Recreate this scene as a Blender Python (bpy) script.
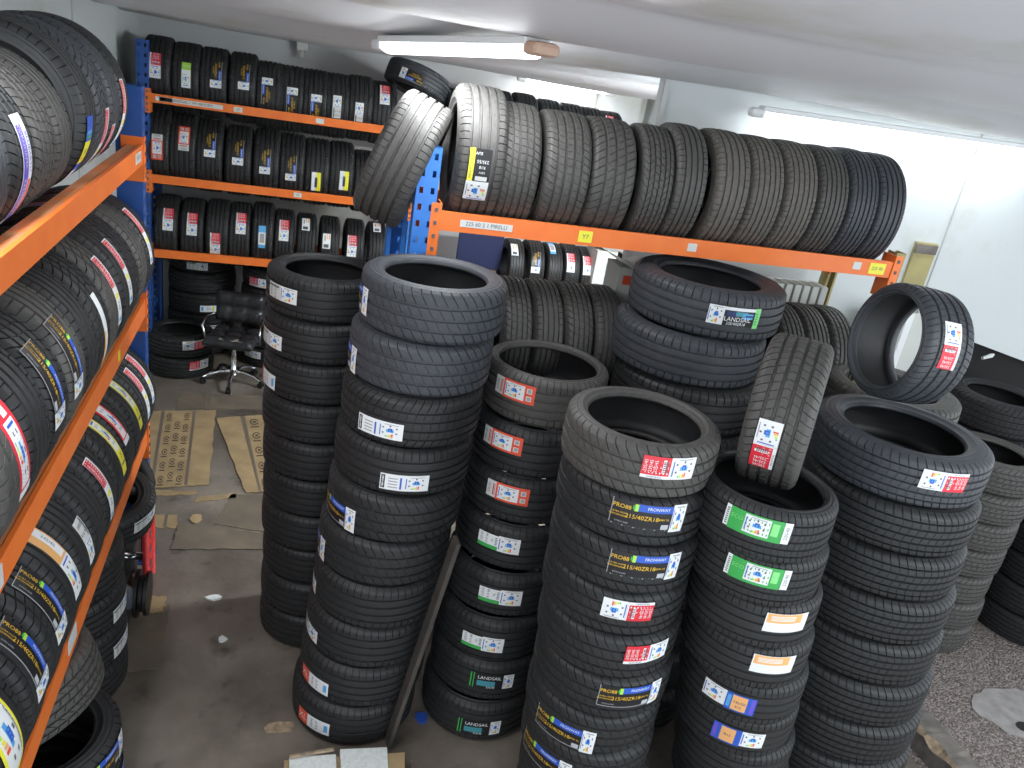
import bpy, math, random
import numpy as np
from mathutils import Matrix, Vector
random.seed(7)
PI = math.pi
for o in list(bpy.data.objects): bpy.data.objects.remove(o)
sc = bpy.context.scene
col = sc.collection

# ------------------------------------------------------------------ camera
F = 800.0; H = 3.2
YAW, PIT, ROL = [math.radians(a) for a in (17.39, 22.07, -9.79)]
def cam_axes():
    fw = np.array([math.sin(YAW)*math.cos(PIT), math.cos(YAW)*math.cos(PIT), -math.sin(PIT)])
    rt = np.array([math.cos(YAW), -math.sin(YAW), 0.0]); dn = np.cross(fw, rt)
    c, s = math.cos(ROL), math.sin(ROL)
    return np.array([c*rt+s*dn, -s*rt+c*dn, fw])
R = cam_axes(); EYE = np.array([0, 0, H])
cd = bpy.data.cameras.new('camera'); cam = bpy.data.objects.new('camera', cd); col.objects.link(cam)
cd.sensor_width = 36; cd.lens = F/1024*36; cd.clip_start = 0.05
m = Matrix.Identity(4)
for i in range(3):
    m[i][0] = R[0][i]; m[i][1] = -R[1][i]; m[i][2] = -R[2][i]; m[i][3] = EYE[i]
cam.matrix_world = m
sc.camera = cam
def ray(x, y): return R.T @ np.array([(x-512)/F, (y-384)/F, 1.0])
def onz(x, y, z): d = ray(x, y); return EYE + d*((z-H)/d[2])
def ony(x, y, Y): d = ray(x, y); return EYE + d*(Y/d[1])
def onx(x, y, X): d = ray(x, y); return EYE + d*(X/d[0])
def atdep(x, y, dep): return EYE + ray(x, y)*dep

# ------------------------------------------------------------------ world, lights, exposure
w = bpy.data.worlds.new('world'); sc.world = w; w.use_nodes = True
bg = w.node_tree.nodes['Background']; bg.inputs[0].default_value = (0.86, 0.93, 1, 1); bg.inputs[1].default_value = 1.5
sc.view_settings.view_transform = 'Standard'; sc.view_settings.look = 'None'
sc.view_settings.exposure = 0.58; sc.view_settings.gamma = 1.0; sc.view_settings.use_curve_mapping = False
TUBE_POWER = 60

def ceil_z(x, y):
    return 3.2-.051*(y-4.4) if y > 4.4 else 3.2+.075*(4.4-y)
def ceil_surf(x, y):
    ph = (y*0.86 + x*0.10 - 0.15)
    t = ph - math.floor(ph)
    sag = 0.05*math.sin(PI*t)
    if y > 7.6: sag *= max(0, (8.5-y)/0.9)
    return ceil_z(x, y) + .035 - sag + 0.012*math.sin(x*2.1+y*0.7)

# ------------------------------------------------------------------ materials
def mat(name, c, rough=0.6, metal=0.0, noise=0.0, scale=20, bump=0.0, c2=None, spec=0.5, emit=0):
    m = bpy.data.materials.new(name); m.use_nodes = True
    nt = m.node_tree; b = nt.nodes['Principled BSDF']
    b.inputs['Base Color'].default_value = (*c, 1); b.inputs['Roughness'].default_value = rough
    b.inputs['Metallic'].default_value = metal; b.inputs['Specular IOR Level'].default_value = spec
    if emit:
        b.inputs['Emission Color'].default_value = (*c, 1); b.inputs['Emission Strength'].default_value = emit
    if noise or c2 or bump:
        tc = nt.nodes.new('ShaderNodeTexCoord'); n = nt.nodes.new('ShaderNodeTexNoise')
        n.inputs['Scale'].default_value = scale; n.inputs['Detail'].default_value = 6
        nt.links.new(tc.outputs['Object'], n.inputs['Vector'])
        if noise or c2:
            r = nt.nodes.new('ShaderNodeValToRGB')
            a = c2 if c2 else tuple(v*(1-noise) for v in c)
            r.color_ramp.elements[0].position = 0.35; r.color_ramp.elements[1].position = 0.65
            r.color_ramp.elements[0].color = (*a, 1); r.color_ramp.elements[1].color = (*c, 1)
            nt.links.new(n.outputs['Fac'], r.inputs['Fac']); nt.links.new(r.outputs['Color'], b.inputs['Base Color'])
        if bump:
            bp = nt.nodes.new('ShaderNodeBump'); bp.inputs['Strength'].default_value = bump; bp.inputs['Distance'].default_value = 0.01
            nt.links.new(n.outputs['Fac'], bp.inputs['Height']); nt.links.new(bp.outputs['Normal'], b.inputs['Normal'])
    return m

M = {}
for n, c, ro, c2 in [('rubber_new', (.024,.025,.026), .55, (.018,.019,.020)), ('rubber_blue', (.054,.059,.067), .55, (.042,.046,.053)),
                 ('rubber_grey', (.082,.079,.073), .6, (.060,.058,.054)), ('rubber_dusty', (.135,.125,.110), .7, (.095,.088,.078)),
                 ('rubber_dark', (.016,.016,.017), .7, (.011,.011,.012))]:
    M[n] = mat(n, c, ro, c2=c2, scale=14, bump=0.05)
M['liner'] = mat('inner_liner', (.022,.022,.024), .55, c2=(.015,.015,.016), scale=6)
M['orange'] = mat('orange_paint', (.90,.21,.035), .38, c2=(.86,.18,.03), scale=9, spec=.45)
M['blue_dark'] = mat('blue_paint', (.022,.09,.34), .42, c2=(.018,.075,.28), scale=8)
M['blue_light'] = mat('bright_blue_paint', (.04,.22,.68), .42, c2=(.035,.18,.6), scale=8)
M['dust_orange'] = mat('dusty_orange', (.55,.26,.13), .7, c2=(.72,.2,.05), scale=14)
for n, c in [('white',(.82,.85,.86)),('offwhite',(.66,.68,.66)),('red',(.72,.03,.05)),('redorange',(.82,.10,.05)),('green',(.05,.42,.09)),('lime',(.42,.75,.08)),
             ('mint',(.25,.75,.25)),('yellow',(.88,.82,.05)),('gold',(.85,.52,.04)),('blue',(.03,.11,.55)),('sky',(.10,.40,.75)),('navy',(.02,.04,.14)),('black',(.015,.015,.017)),
             ('purple',(.16,.10,.62)),('grey',(.35,.36,.37)),('print',(.10,.11,.13)),('peach',(.85,.45,.16)),('teal',(.06,.30,.36)),('silver',(.5,.52,.55))]:
    M['l_'+n] = mat('label_'+n, c, .42)
M['chrome'] = mat('chrome', (.75,.76,.78), .2, 1.0)
M['leather'] = mat('black_leather', (.03,.031,.035), .28, c2=(.016,.016,.018), scale=30, bump=.1)
M['wornpatch'] = mat('worn_leather', (.30,.27,.23), .8)
M['tubeglow'] = mat('tube_glow', (.93,.97,1.0), .4, emit=4)
M['fixture'] = mat('fixture_plastic', (.78,.80,.80), .4)
M['browncap'] = mat('brown_end_cap', (.50,.34,.25), .5)
M['card'] = mat('brown_cardboard', (.43,.31,.16), .85, c2=(.30,.215,.115), scale=5)
M['card_dirty'] = mat('dirty_cardboard', (.20,.16,.11), .9, c2=(.13,.11,.085), scale=4)
M['card_print'] = mat('dark_cardboard_print', (.06,.045,.03), .85)
M['tape'] = mat('grey_brown_tape', (.17,.14,.11), .5)
M['paper'] = mat('white_paper', (.74,.78,.76), .7, c2=(.62,.66,.64), scale=60, bump=.2)
M['wood'] = mat('weathered_timber', (.20,.18,.16), .9, c2=(.11,.10,.09), scale=12, bump=.5)
M['rawwood'] = mat('split_raw_wood', (.45,.34,.22), .9, c2=(.22,.17,.12), scale=26, bump=.6)
M['darkboard'] = mat('dark_wood_board', (.075,.065,.055), .75, c2=(.05,.045,.04), scale=9)
M['ply'] = mat('olive_plywood', (.42,.36,.15), .75, c2=(.32,.28,.13), scale=5)
M['darkmetal'] = mat('dark_metal', (.05,.05,.055), .4, .7, noise=.4)
M['engine'] = mat('greasy_metal', (.10,.095,.09), .5, .6, noise=.5, scale=12)
M['redframe'] = mat('red_frame_paint', (.75,.05,.04), .45, c2=(.6,.03,.03))
M['navyboard'] = mat('navy_board', (.012,.02,.075), .5)
M['boxwhite'] = mat('white_box_card', (.62,.64,.60), .7, c2=(.56,.58,.54), scale=3)
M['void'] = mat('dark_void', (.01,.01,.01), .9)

def floor_mat():
    m = bpy.data.materials.new('dirty_concrete'); m.use_nodes = True; nt = m.node_tree; b = nt.nodes['Principled BSDF']; L = nt.links.new
    tc = nt.nodes.new('ShaderNodeTexCoord')
    def noise(s, d=8, r=.6):
        n = nt.nodes.new('ShaderNodeTexNoise'); n.inputs['Scale'].default_value = s; n.inputs['Detail'].default_value = d; n.inputs['Roughness'].default_value = r
        L(tc.outputs['Object'], n.inputs['Vector']); return n
    def ramp(src, *st):
        r = nt.nodes.new('ShaderNodeValToRGB'); e = r.color_ramp.elements
        e[0].position, e[0].color = st[0][0], (*st[0][1], 1); e[1].position, e[1].color = st[-1][0], (*st[-1][1], 1)
        for p, c in st[1:-1]: x = e.new(p); x.color = (*c, 1)
        L(src.outputs['Fac'], r.inputs['Fac']); return r
    a = ramp(noise(1.3), (.3, (.080,.066,.052)), (.5, (.165,.140,.114)), (.72, (.27,.237,.198)))
    f = ramp(noise(38, 4), (.62, (0,0,0)), (.74, (1,1,1)))
    mx = nt.nodes.new('ShaderNodeMixRGB'); mx.inputs[2].default_value = (.22,.20,.175,1)
    ml = nt.nodes.new('ShaderNodeMath'); ml.operation = 'MULTIPLY'; ml.inputs[1].default_value = .45
    L(f.outputs['Color'], ml.inputs[0]); L(ml.outputs[0], mx.inputs[0]); L(a.outputs['Color'], mx.inputs[1])
    k = ramp(noise(3.2, 3), (.30, (.35,.34,.33)), (.42, (1,1,1)))
    mu = nt.nodes.new('ShaderNodeMixRGB'); mu.blend_type = 'MULTIPLY'; mu.inputs[0].default_value = 1
    L(mx.outputs[0], mu.inputs[1]); L(k.outputs['Color'], mu.inputs[2]); L(mu.outputs[0], b.inputs['Base Color'])
    b.inputs['Roughness'].default_value = .62
    bp = nt.nodes.new('ShaderNodeBump'); bp.inputs['Strength'].default_value = .35; bp.inputs['Distance'].default_value = .01
    L(noise(24).outputs['Fac'], bp.inputs['Height']); L(bp.outputs['Normal'], b.inputs['Normal'])
    return m
def gravel_mat():
    m = bpy.data.materials.new('gravel_tarmac'); m.use_nodes = True; nt = m.node_tree; b = nt.nodes['Principled BSDF']; L = nt.links.new
    tc = nt.nodes.new('ShaderNodeTexCoord'); v = nt.nodes.new('ShaderNodeTexVoronoi'); v.inputs['Scale'].default_value = 75
    L(tc.outputs['Object'], v.inputs['Vector'])
    r = nt.nodes.new('ShaderNodeValToRGB'); r.color_ramp.elements[0].color = (.07,.058,.052,1); r.color_ramp.elements[1].color = (.34,.29,.265,1)
    L(v.outputs['Color'], r.inputs['Fac']); L(r.outputs['Color'], b.inputs['Base Color'])
    bp = nt.nodes.new('ShaderNodeBump'); bp.inputs['Strength'].default_value = .9; bp.inputs['Distance'].default_value = .012; bp.invert = True
    L(v.outputs['Distance'], bp.inputs['Height']); L(bp.outputs['Normal'], b.inputs['Normal']); b.inputs['Roughness'].default_value = .9
    return m
def wall_mat(name, c, stain=True):
    m = bpy.data.materials.new(name); m.use_nodes = True; nt = m.node_tree; b = nt.nodes['Principled BSDF']; L = nt.links.new
    tc = nt.nodes.new('ShaderNodeTexCoord'); n = nt.nodes.new('ShaderNodeTexNoise'); n.inputs['Scale'].default_value = .9; n.inputs['Detail'].default_value = 9
    n.inputs['Roughness'].default_value = .62
    L(tc.outputs['Object'], n.inputs['Vector'])
    r = nt.nodes.new('ShaderNodeValToRGB'); e = r.color_ramp.elements
    e[0].position = .25; e[0].color = (c[0]*.72, c[1]*.70, c[2]*.55, 1); e[1].position = .45; e[1].color = (*c, 1)
    L(n.outputs['Fac'], r.inputs['Fac']); L(r.outputs['Color'], b.inputs['Base Color']); b.inputs['Roughness'].default_value = .55
    bp = nt.nodes.new('ShaderNodeBump'); bp.inputs['Strength'].default_value = .2; bp.inputs['Distance'].default_value = .02
    n2 = nt.nodes.new('ShaderNodeTexNoise'); n2.inputs['Scale'].default_value = 5; L(tc.outputs['Object'], n2.inputs['Vector'])
    L(n2.outputs['Fac'], bp.inputs['Height']); L(bp.outputs['Normal'], b.inputs['Normal'])
    return m
M['floor'] = floor_mat(); M['gravel'] = gravel_mat()
M['wall'] = wall_mat('white_wall', (.57,.61,.61)); M['wallback'] = wall_mat('grey_white_wall', (.52,.54,.54))
M['ceiling'] = wall_mat('white_ceiling', (.66,.67,.69))

# ------------------------------------------------------------------ mesh helpers
def link(o, parent=None):
    col.objects.link(o)
    if parent: o.parent = parent
    return o
def newobj(name, mesh, parent=None, mats=None):
    o = bpy.data.objects.new(name, mesh)
    return link(o, parent)
def mesh(name, v, f, ms, fm=None, smooth=False):
    me = bpy.data.meshes.new(name); me.from_pydata([tuple(map(float, p)) for p in v], [], f)
    for x in (ms if isinstance(ms, (list, tuple)) else [ms]): me.materials.append(x)
    if fm:
        for p, i in zip(me.polygons, fm): p.material_index = i
    if smooth:
        for p in me.polygons: p.use_smooth = True
    me.update(); return me
class MB:
    def __init__(s): s.v = []; s.f = []; s.m = []
    def add(s, v, f, mi=0):
        n = len(s.v); s.v += [tuple(p) for p in v]; s.f += [tuple(i+n for i in q) for q in f]; s.m += [mi]*len(f)
    def box(s, c, d, rot=None, mi=0):
        p = []
        for z in (-.5, .5):
            for x, y in ((-.5,-.5),(.5,-.5),(.5,.5),(-.5,.5)):
                q = Vector((x*d[0], y*d[1], z*d[2]))
                if rot is not None: q = rot @ q
                p.append(q + Vector(c))
        s.add(p, [(0,3,2,1),(4,5,6,7),(0,1,5,4),(1,2,6,5),(2,3,7,6),(3,0,4,7)], mi)
    def prism(s, poly, z0, z1, mi=0):
        n = len(poly)
        s.add([(x, y, z0) for x, y in poly]+[(x, y, z1) for x, y in poly],
              [tuple(range(n))[::-1], tuple(range(n, 2*n))]+[(i, (i+1) % n, n+(i+1) % n, n+i) for i in range(n)], mi)
    def tube(s, pts, r, seg=10, mi=0):
        pts = [Vector(p) for p in pts]; rings = []
        for i, p in enumerate(pts):
            t = (pts[min(i+1, len(pts)-1)] - pts[max(i-1, 0)]).normalized()
            a = t.cross(Vector((0,0,1)) if abs(t.z) < .9 else Vector((1,0,0))).normalized(); b = t.cross(a)
            rr = r[i] if isinstance(r, (list, tuple)) else r
            rings.append([p + a*rr*math.cos(2*PI*k/seg) + b*rr*math.sin(2*PI*k/seg) for k in range(seg)])
        v = [q for g in rings for q in g]; f = []
        for i in range(len(pts)-1):
            for k in range(seg): f.append((i*seg+k, i*seg+(k+1) % seg, (i+1)*seg+(k+1) % seg, (i+1)*seg+k))
        f.append(tuple(range(seg))); f.append(tuple(range((len(pts)-1)*seg, len(pts)*seg))[::-1])
        s.add(v, f, mi)
    def build(s, name, ms, parent=None, bevel=0, smooth=False):
        o = newobj(name, mesh(name, s.v, s.f, ms, s.m, smooth), parent)
        if bevel:
            b = o.modifiers.new('bevel', 'BEVEL'); b.width = bevel; b.segments = 2; b.limit_method = 'ANGLE'
        return o
def tag(o, label=None, cat=None, group=None, kind=None):
    if label: o['label'] = label
    if cat: o['category'] = cat
    if group: o['group'] = group
    if kind: o['kind'] = kind
    return o
def empty(name, loc=(0,0,0), Mx=None):
    o = bpy.data.objects.new(name, None); o.empty_display_size = .1; col.objects.link(o)
    o.matrix_world = Mx if Mx is not None else Matrix.Translation(Vector(loc)); return o

# ------------------------------------------------------------------ tyre
def crown(v):                      # v across in -.5 .5, returns radius fraction
    a = abs(v)
    if a <= .38: return 1 - .012*(a/.38)**2
    if a <= .46: t = (a-.38)/.08; return .988 - .035*t*t
    t = (a-.46)/.04; return .953 - .045*t
def tread_mesh(name, grooves, P, skew, shoulder, rib, m, zig=0.0, segs=(0, .025, .115, .14, .56)):
    vs = [-.5, -.485, -.46, -.43, -.40]
    pts = []
    for c, hw in grooves:
        pts += [(c-hw-.006, 0), (c-hw+.004, 1), (c+hw-.004, 1), (c+hw+.006, 0)]
    allv = [(v, 0) for v in vs] + pts + [(-v, 0) for v in vs]
    allv.sort()
    dense = []
    for i, (a, g) in enumerate(allv):
        dense.append((a, g))
        if i+1 < len(allv):
            b, g2 = allv[i+1]
            if b-a > .05 and not (g and g2):
                k = int((b-a)/.035)
                for j in range(1, k+1): dense.append((a+(b-a)*j/(k+1), 0))
    nv = len(dense); k = len(segs); nt_ = P*k
    V = []; Fc = []
    gd = .028
    for p in range(P):
        jit = 1.0
        for s_i, s_ in enumerate(segs):
            for v, g in dense:
                r = crown(v); th = 2*PI*(p + s_ + skew(v))/P
                vv = v
                d = 0
                if g: d = gd; vv = v + zig*.5*math.sin(2*PI*(p+s_))
                if s_i in (1, 2):
                    a = abs(v)
                    if a > shoulder and a < .492: d = max(d, gd*.75)
                    elif rib and a <= shoulder: d = max(d, gd*.45*rib)
                r -= d
                V.append((r*math.cos(th), r*math.sin(th), vv))
    for i in range(nt_):
        j = (i+1) % nt_
        for q in range(nv-1):
            Fc.append((i*nv+q, j*nv+q, j*nv+q+1, i*nv+q+1))
    return mesh(name, V, Fc, m)
def lathe(prof, seg=72):
    V = []; Fc = []; n = len(prof)
    for i in range(seg):
        t = 2*PI*i/seg
        for r, z in prof: V.append((r*math.cos(t), r*math.sin(t), z))
    for i in range(seg):
        j = (i+1) % seg
        for q in range(n-1): Fc.append((i*n+q, j*n+q, j*n+q+1, i*n+q+1))
    return V, Fc
def sidewall_mesh(name, rb, m):
    h = .908-rb
    prof = [(.908,.5),(.895,.507),(.885,.511),(.882,.506),(.872,.507),(.868,.514),(.908-.35*h,.522),(.908-.5*h,.520),(.908-.52*h,.525),(.908-.56*h,.525),(.908-.58*h,.515),
            (.908-.75*h,.492),(.908-.86*h,.466),(.908-.88*h,.470),(.908-.93*h,.466),(.908-.95*h,.452),(rb,.430),(rb-.008,.40),(rb,.37),(rb+.03,.365)]
    V, Fc = lathe(prof[::-1], 80); return mesh(name, V, Fc, m, smooth=True)
def liner_mesh(name, rb, m):
    prof = [(rb+.03,.365),(rb+.06,.40),(.85,.455),(.92,.40),(.945,.25),(.95,0),(.945,-.25),(.92,-.40),(.85,-.455),(rb+.06,-.40),(rb+.03,-.365)]
    V, Fc = lathe(prof, 64); return mesh(name, V, Fc, m, smooth=True)
G4 = [(-.27,.022),(-.095,.026),(.095,.026),(.27,.022)]
G3 = [(-.22,.028),(0,.03),(.22,.028)]
G5 = [(-.31,.015),(-.16,.022),(0,.022),(.16,.022),(.31,.015)]
PAT = {
 'rib':   (G4, 58, lambda v: 0.0, .28, 0),
 'ribsw': (G4, 54, lambda v: 2.2*v*abs(v)*2, .28, .8),
 'swoop': (G3, 46, lambda v: -3.4*v, .24, 1),
 'arrow': (G4, 54, lambda v: 3.0*abs(v), .28, 1),
 'block': (G5, 50, lambda v: .5*math.sin(v*14), .0, 1),
 'fine':  (G5, 66, lambda v: .25*math.sin(v*9), .32, .5),
}
TM = {}; SM = {}; LM = {}
def parts_for(pat, rub, rb):
    k = (pat, rub)
    if k not in TM:
        g, P, sk, sh, rib = PAT[pat]; TM[k] = tread_mesh('tread', g, P, sk, sh, rib, M[rub], zig=.02 if pat == 'block' else 0)
    k2 = (rub, rb)
    if k2 not in SM: SM[k2] = sidewall_mesh('sidewall', rb, M[rub])
    if rb not in LM: LM[rb] = liner_mesh('inner_liner', rb, M['liner'])
    return TM[k], SM[k2], LM[rb]
TY = []
def tyre(Mx, D, wd, label, group=None, pat='rib', rub='rubber_new', rb=.66, name='tyre', cat='tyre', n=0):
    r = empty(name, Mx=Mx @ Matrix.Rotation(random.uniform(0, 6.28), 4, 'Z'))
    tag(r, label, cat, group)
    t, s, l = parts_for(pat, rub, rb)
    sc_ = (D/2, D/2, wd/1.045)
    a = newobj('tread', t, r); a.scale = sc_
    b = newobj('sidewall', s, r); b.scale = sc_
    c = newobj('sidewall', s, r); c.scale = sc_; c.rotation_euler = (PI, 0, 0)
    d = newobj('inner_liner', l, r); d.scale = sc_
    r['_D'] = D; r['_w'] = wd/1.045
    TY.append(r); return r

# ------------------------------------------------------------------ tyre labels (printed stickers)
MATS_L = [k for k in M if k.startswith('l_')]
LI = {k[2:]: i for i, k in enumerate(MATS_L)}
_txt = {}
def text_mesh(s):
    if s in _txt: return _txt[s]
    cu = bpy.data.curves.new('t', 'FONT'); cu.body = s; cu.size = 1; cu.align_x = 'CENTER'; cu.align_y = 'CENTER'; cu.resolution_u = 2
    o = bpy.data.objects.new('t', cu); col.objects.link(o)
    dg = bpy.context.evaluated_depsgraph_get(); me = o.evaluated_get(dg).to_mesh()
    v = [(p.co.x, p.co.y) for p in me.vertices]; f = [tuple(p.vertices) for p in me.polygons]
    o.evaluated_get(dg).to_mesh_clear(); bpy.data.objects.remove(o); bpy.data.curves.remove(cu)
    _txt[s] = (v, f); return _txt[s]
def eu(it, u0, v0, u1, v1):       # energy panel: white with small arrows, icons and a bar code
    it.append(('r', u0, v0, u1, v1, 'white', 1)); W = u1-u0; Hh = v1-v0
    X = lambda t: u0+W*t; Y = lambda t: v0+Hh*t
    it.append(('r', X(.34), Y(.42), X(.66), Y(.60), 'sky', 2)); it.append(('r', X(.42), Y(.46), X(.60), Y(.68), 'blue', 2))
    for i, c in enumerate(('green','lime','yellow','peach','redorange')):
        it.append(('r', X(.30+.07*i), Y(.10), X(.355+.07*i), Y(.17+.04*i), c, 2))
    for a, b in ((.2,.7),(.2,.35),(.78,.72),(.78,.40),(.5,.82)): it.append(('r', X(a-.035), Y(b-.045), X(a+.035), Y(b+.045), 'print', 2))
    it.append(('r', X(.05), Y(.15), X(.09), Y(.85), 'blue', 2)); it.append(('r', X(.25), Y(.90), X(.85), Y(.935), 'grey', 2))
def bars(it, u0, v0, u1, v1, c='print', n=9, vert=True):
    for i in range(n):
        a = u0+(u1-u0)*i/n; it.append(('r', a, v0, a+(u1-u0)/n*.5, v1, c, 2)) if vert else it.append(('r', u0, v0+(v1-v0)*i/n, u1, v0+(v1-v0)*(i+.5)/n, c, 2))
def design(d):
    it = []
    if d == 'redwhite':      # L .20 x .085
        eu(it, .005, -.0425, .10, .0425); it.append(('r', -.10, -.0425, .005, .0425, 'white', 1)); it.append(('r', -.10, -.030, .0, .0425, 'red', 2))
        bars(it, -.028, -.018, -.006, .032, 'white', 1); bars(it, -.026, -.015, -.008, .029, 'print', 6, False)
        for i in range(3): it.append(('t', '235/45', -.088+.018*i, .006, .017, 'white', PI/2))
        it.append(('t', 'REINFORCED', -.05, -.0365, .009, 'print', 0))
    elif d == 'redframe':    # L .21
        it.append(('r', -.105, -.042, -.055, .042, 'offwhite', 1)); it.append(('t', '235/35', -.09, 0, .018, 'print', PI/2)); it.append(('r', -.072, -.03, -.066, .03, 'red', 2)); bars(it, -.063, -.03, -.058, .03, 'print', 1)
        it.append(('r', -.055, -.045, .105, .045, 'redorange', 1)); eu(it, -.045, -.035, .055, .035)
        for y in (-.018, .018): it.append(('r', .065, y-.012, .09, y+.012, 'offwhite', 2)); it.append(('r', .07, y-.008, .085, y+.008, 'grey', 2))
    elif d == 'greenline':   # L .21
        it.append(('r', -.105, -.036, .0, .036, 'white', 1)); it.append(('r', -.105, -.042, .0, -.022, 'green', 2))
        for i, s in enumerate(('225/35', 'R19 88', 'XL')): it.append(('t', s, -.085+.028*i, .008, .017, 'print', PI/2))
        bars(it, -.016, -.014, -.004, .03, 'print', 5, False); eu(it, 0, -.042, .105, .042)
    elif d == 'greenframe':  # L .235
        it.append(('r', -.118, -.042, -.100, .042, 'white', 1)); bars(it, -.113, -.034, -.104, .034, 'print', 8, False)
        it.append(('r', -.10, -.045, .09, .042, 'green', 1)); eu(it, -.045, -.034, .045, .036); it.append(('r', .05, -.02, .075, .03, 'mint', 2))
        it.append(('t', 'ECO', -.072, .01, .022, 'mint', 0)); it.append(('r', .09, -.042, .118, .042, 'white', 1)); it.append(('t', '225/40', .104, 0, .018, 'print', PI/2))
    elif d == 'gold':        # L .27
        it.append(('r', -.135, -.052, .09, .052, 'black', 1)); it.append(('r', -.135, -.052, .09, -.048, 'grey', 2)); it.append(('r', -.135, -.048, -.132, .052, 'grey', 2))
        it.append(('t', 'PRO88', -.098, .026, .023, 'gold', 0)); it.append(('t', 'ULTRA HIGH', -.105, .0, .009, 'gold', 0)); it.append(('t', 'PERFORMANCE', -.105, -.012, .0095, 'gold', 0))
        it.append(('t', '215/40ZR18', -.02, -.006, .0245, 'gold', 0)); it.append(('t', '89W XL', .062, -.006, .012, 'gold', 0))
        it.append(('r', -.04, .020, .09, .048, 'blue', 2)); it.append(('t', 'FRONWAY', .035, .034, .017, 'white', 0)); it.append(('r', -.054, .018, -.040, .046, 'lime', 2)); it.append(('r', -.060, .024, -.052, .04, 'green', 2))
        it.append(('r', .055, -.046, .084, -.026, 'silver', 2)); it.append(('t', 'EXTRA LOAD', -.09, -.036, .008, 'silver', 0)); 
        eu(it, .09, -.058, .145, .056)
    elif d == 'goldrack':    # the same sticker, narrow, on the rack tyres, L .22
        it.append(('r', -.11, -.045, .05, .045, 'black', 1)); it.append(('t', 'PRO88', -.082, .022, .018, 'gold', 0)); it.append(('t', '225/45ZR17', -.03, -.004, .024, 'gold', 0)); it.append(('t', 'PRO 88 XL', -.03, -.022, .013, 'gold', 0))
        it.append(('r', -.03, .018, .05, .04, 'blue', 2)); it.append(('t', 'FRONWAY', .01, .029, .013, 'white', 0)); it.append(('r', -.11, .041, .05, .045, 'grey', 2))
        eu(it, .05, -.045, .11, .045)
    elif d == 'white':       # L .21 x .08
        it.append(('r', -.105, -.038, .105, .038, 'white', 1)); it.append(('r', -.101, -.032, -.084, .032, 'black', 2)); it.append(('t', 'MICHELIN', -.0925, 0, .0125, 'white', PI/2))
        for i in range(4): it.append(('r', -.07, -.026+.014*i, -.03, -.021+.014*i, 'grey', 2))
        it.append(('r', -.02, -.03, -.012, .025, 'blue', 2)); eu(it, .0, -.035, .10, .035)
    elif d == 'plain':       # L .19 white code label
        it.append(('r', -.095, -.036, .095, .036, 'offwhite', 1)); eu(it, 0, -.036, .095, .036)
        for i, s in enumerate(('205/55', 'R16 91V')): it.append(('t', s, -.068+.034*i, 0, .019, 'print', PI/2))
        it.append(('r', -.09, .02, -.01, .028, 'print', 2))
    elif d == 'pink':        # orange-red start, white rest
        it.append(('r', -.10, -.038, -.03, .038, 'redorange', 1)); it.append(('t', 'XL', -.065, 0, .05, 'white', 0)); it.append(('r', -.03, -.038, .10, .038, 'white', 1)); 
        for i, s in enumerate(('245/40', 'R18 97')): it.append(('t', s, .0+.03*i, 0, .018, 'print', PI/2))
        it.append(('r', .07, -.02, .09, .02, 'sky', 2))
    elif d == 'landsail':    # dark picture sticker with green edge L .26
        eu(it, -.13, -.045, -.055, .045); it.append(('r', -.055, -.045, .13, .045, 'black', 1)); it.append(('r', -.055, .030, .10, .045, 'white', 2))
        it.append(('r', -.045, .002, .0, .026, 'navy', 2)); it.append(('r', .0, .005, .06, .026, 'teal', 2)); it.append(('r', .035, -.006, .09, .020, 'sky', 2)); it.append(('r', .05, .004, .098, .012, 'navy', 2)); it.append(('t', 'LANDSAIL', .015, -.012, .030, 'white', 0))
        it.append(('t', '225/40ZR18', .01, -.033, .019, 'white', 0)); it.append(('r', .10, -.050, .13, .048, 'mint', 2)); bars(it, .105, -.03, .118, .03, 'green', 5, False)
    elif d == 'landsail2':
        it.append(('r', -.105, -.045, .06, .045, 'black', 1)); it.append(('r', -.105, -.045, -.085, .045, 'green', 2)); it.append(('t', 'LANDSAIL', -.01, .022, .026, 'white', 0)); it.append(('r', -.07, -.028, .02, .004, 'teal', 2)); it.append(('t', '225/45', .0, -.034, .016, 'white', 0))
        eu(it, .06, -.042, .115, .042)
    elif d == 'orangewhite':
        it.append(('r', -.09, -.042, .09, .042, 'white', 1)); it.append(('r', -.085, .0, .06, .04, 'peach', 2)); bars(it, -.07, .01, .03, .034, 'white', 4, False)
    elif d == 'blueorange':  # L .22
        eu(it, -.11, -.036, -.01, .040); it.append(('r', -.01, -.042, .11, .042, 'blue', 1)); it.append(('r', .015, -.036, .075, .036, 'peach', 2)); it.append(('t', '195/50', .045, .004, .018, 'navy', 0)); it.append(('t', 'R15', .045, -.018, .016, 'navy', 0)); it.append(('r', .09, -.036, .105, .036, 'purple', 2))
        it.append(('r', -.004, -.03, .01, .03, 'sky', 2))
    elif d == 'blueorange2':
        eu(it, .01, -.036, .11, .040); it.append(('r', -.11, -.042, .01, .042, 'blue', 1)); it.append(('r', -.075, -.036, -.015, .036, 'peach', 2)); it.append(('t', 'R15', -.045, 0, .018, 'navy', 0)); it.append(('r', -.105, -.036, -.09, .036, 'purple', 2))
    elif d == 'purple':      # long purple strip L .42
        eu(it, .11, -.042, .21, .042); it.append(('r', -.21, -.042, .11, .042, 'white', 1)); it.append(('r', -.18, -.036, .11, .006, 'purple', 2)); it.append(('r', -.02, .012, .10, .036, 'redorange', 2))
        it.append(('t', 'BLUEARTH', -.10, .024, .024, 'purple', 0)); it.append(('t', '225/50R17', .03, -.014, .026, 'white', 0)); it.append(('t', 'YOKOHAMA', -.12, -.014, .022, 'white', 0))
    elif d == 'yellowblue':
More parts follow.
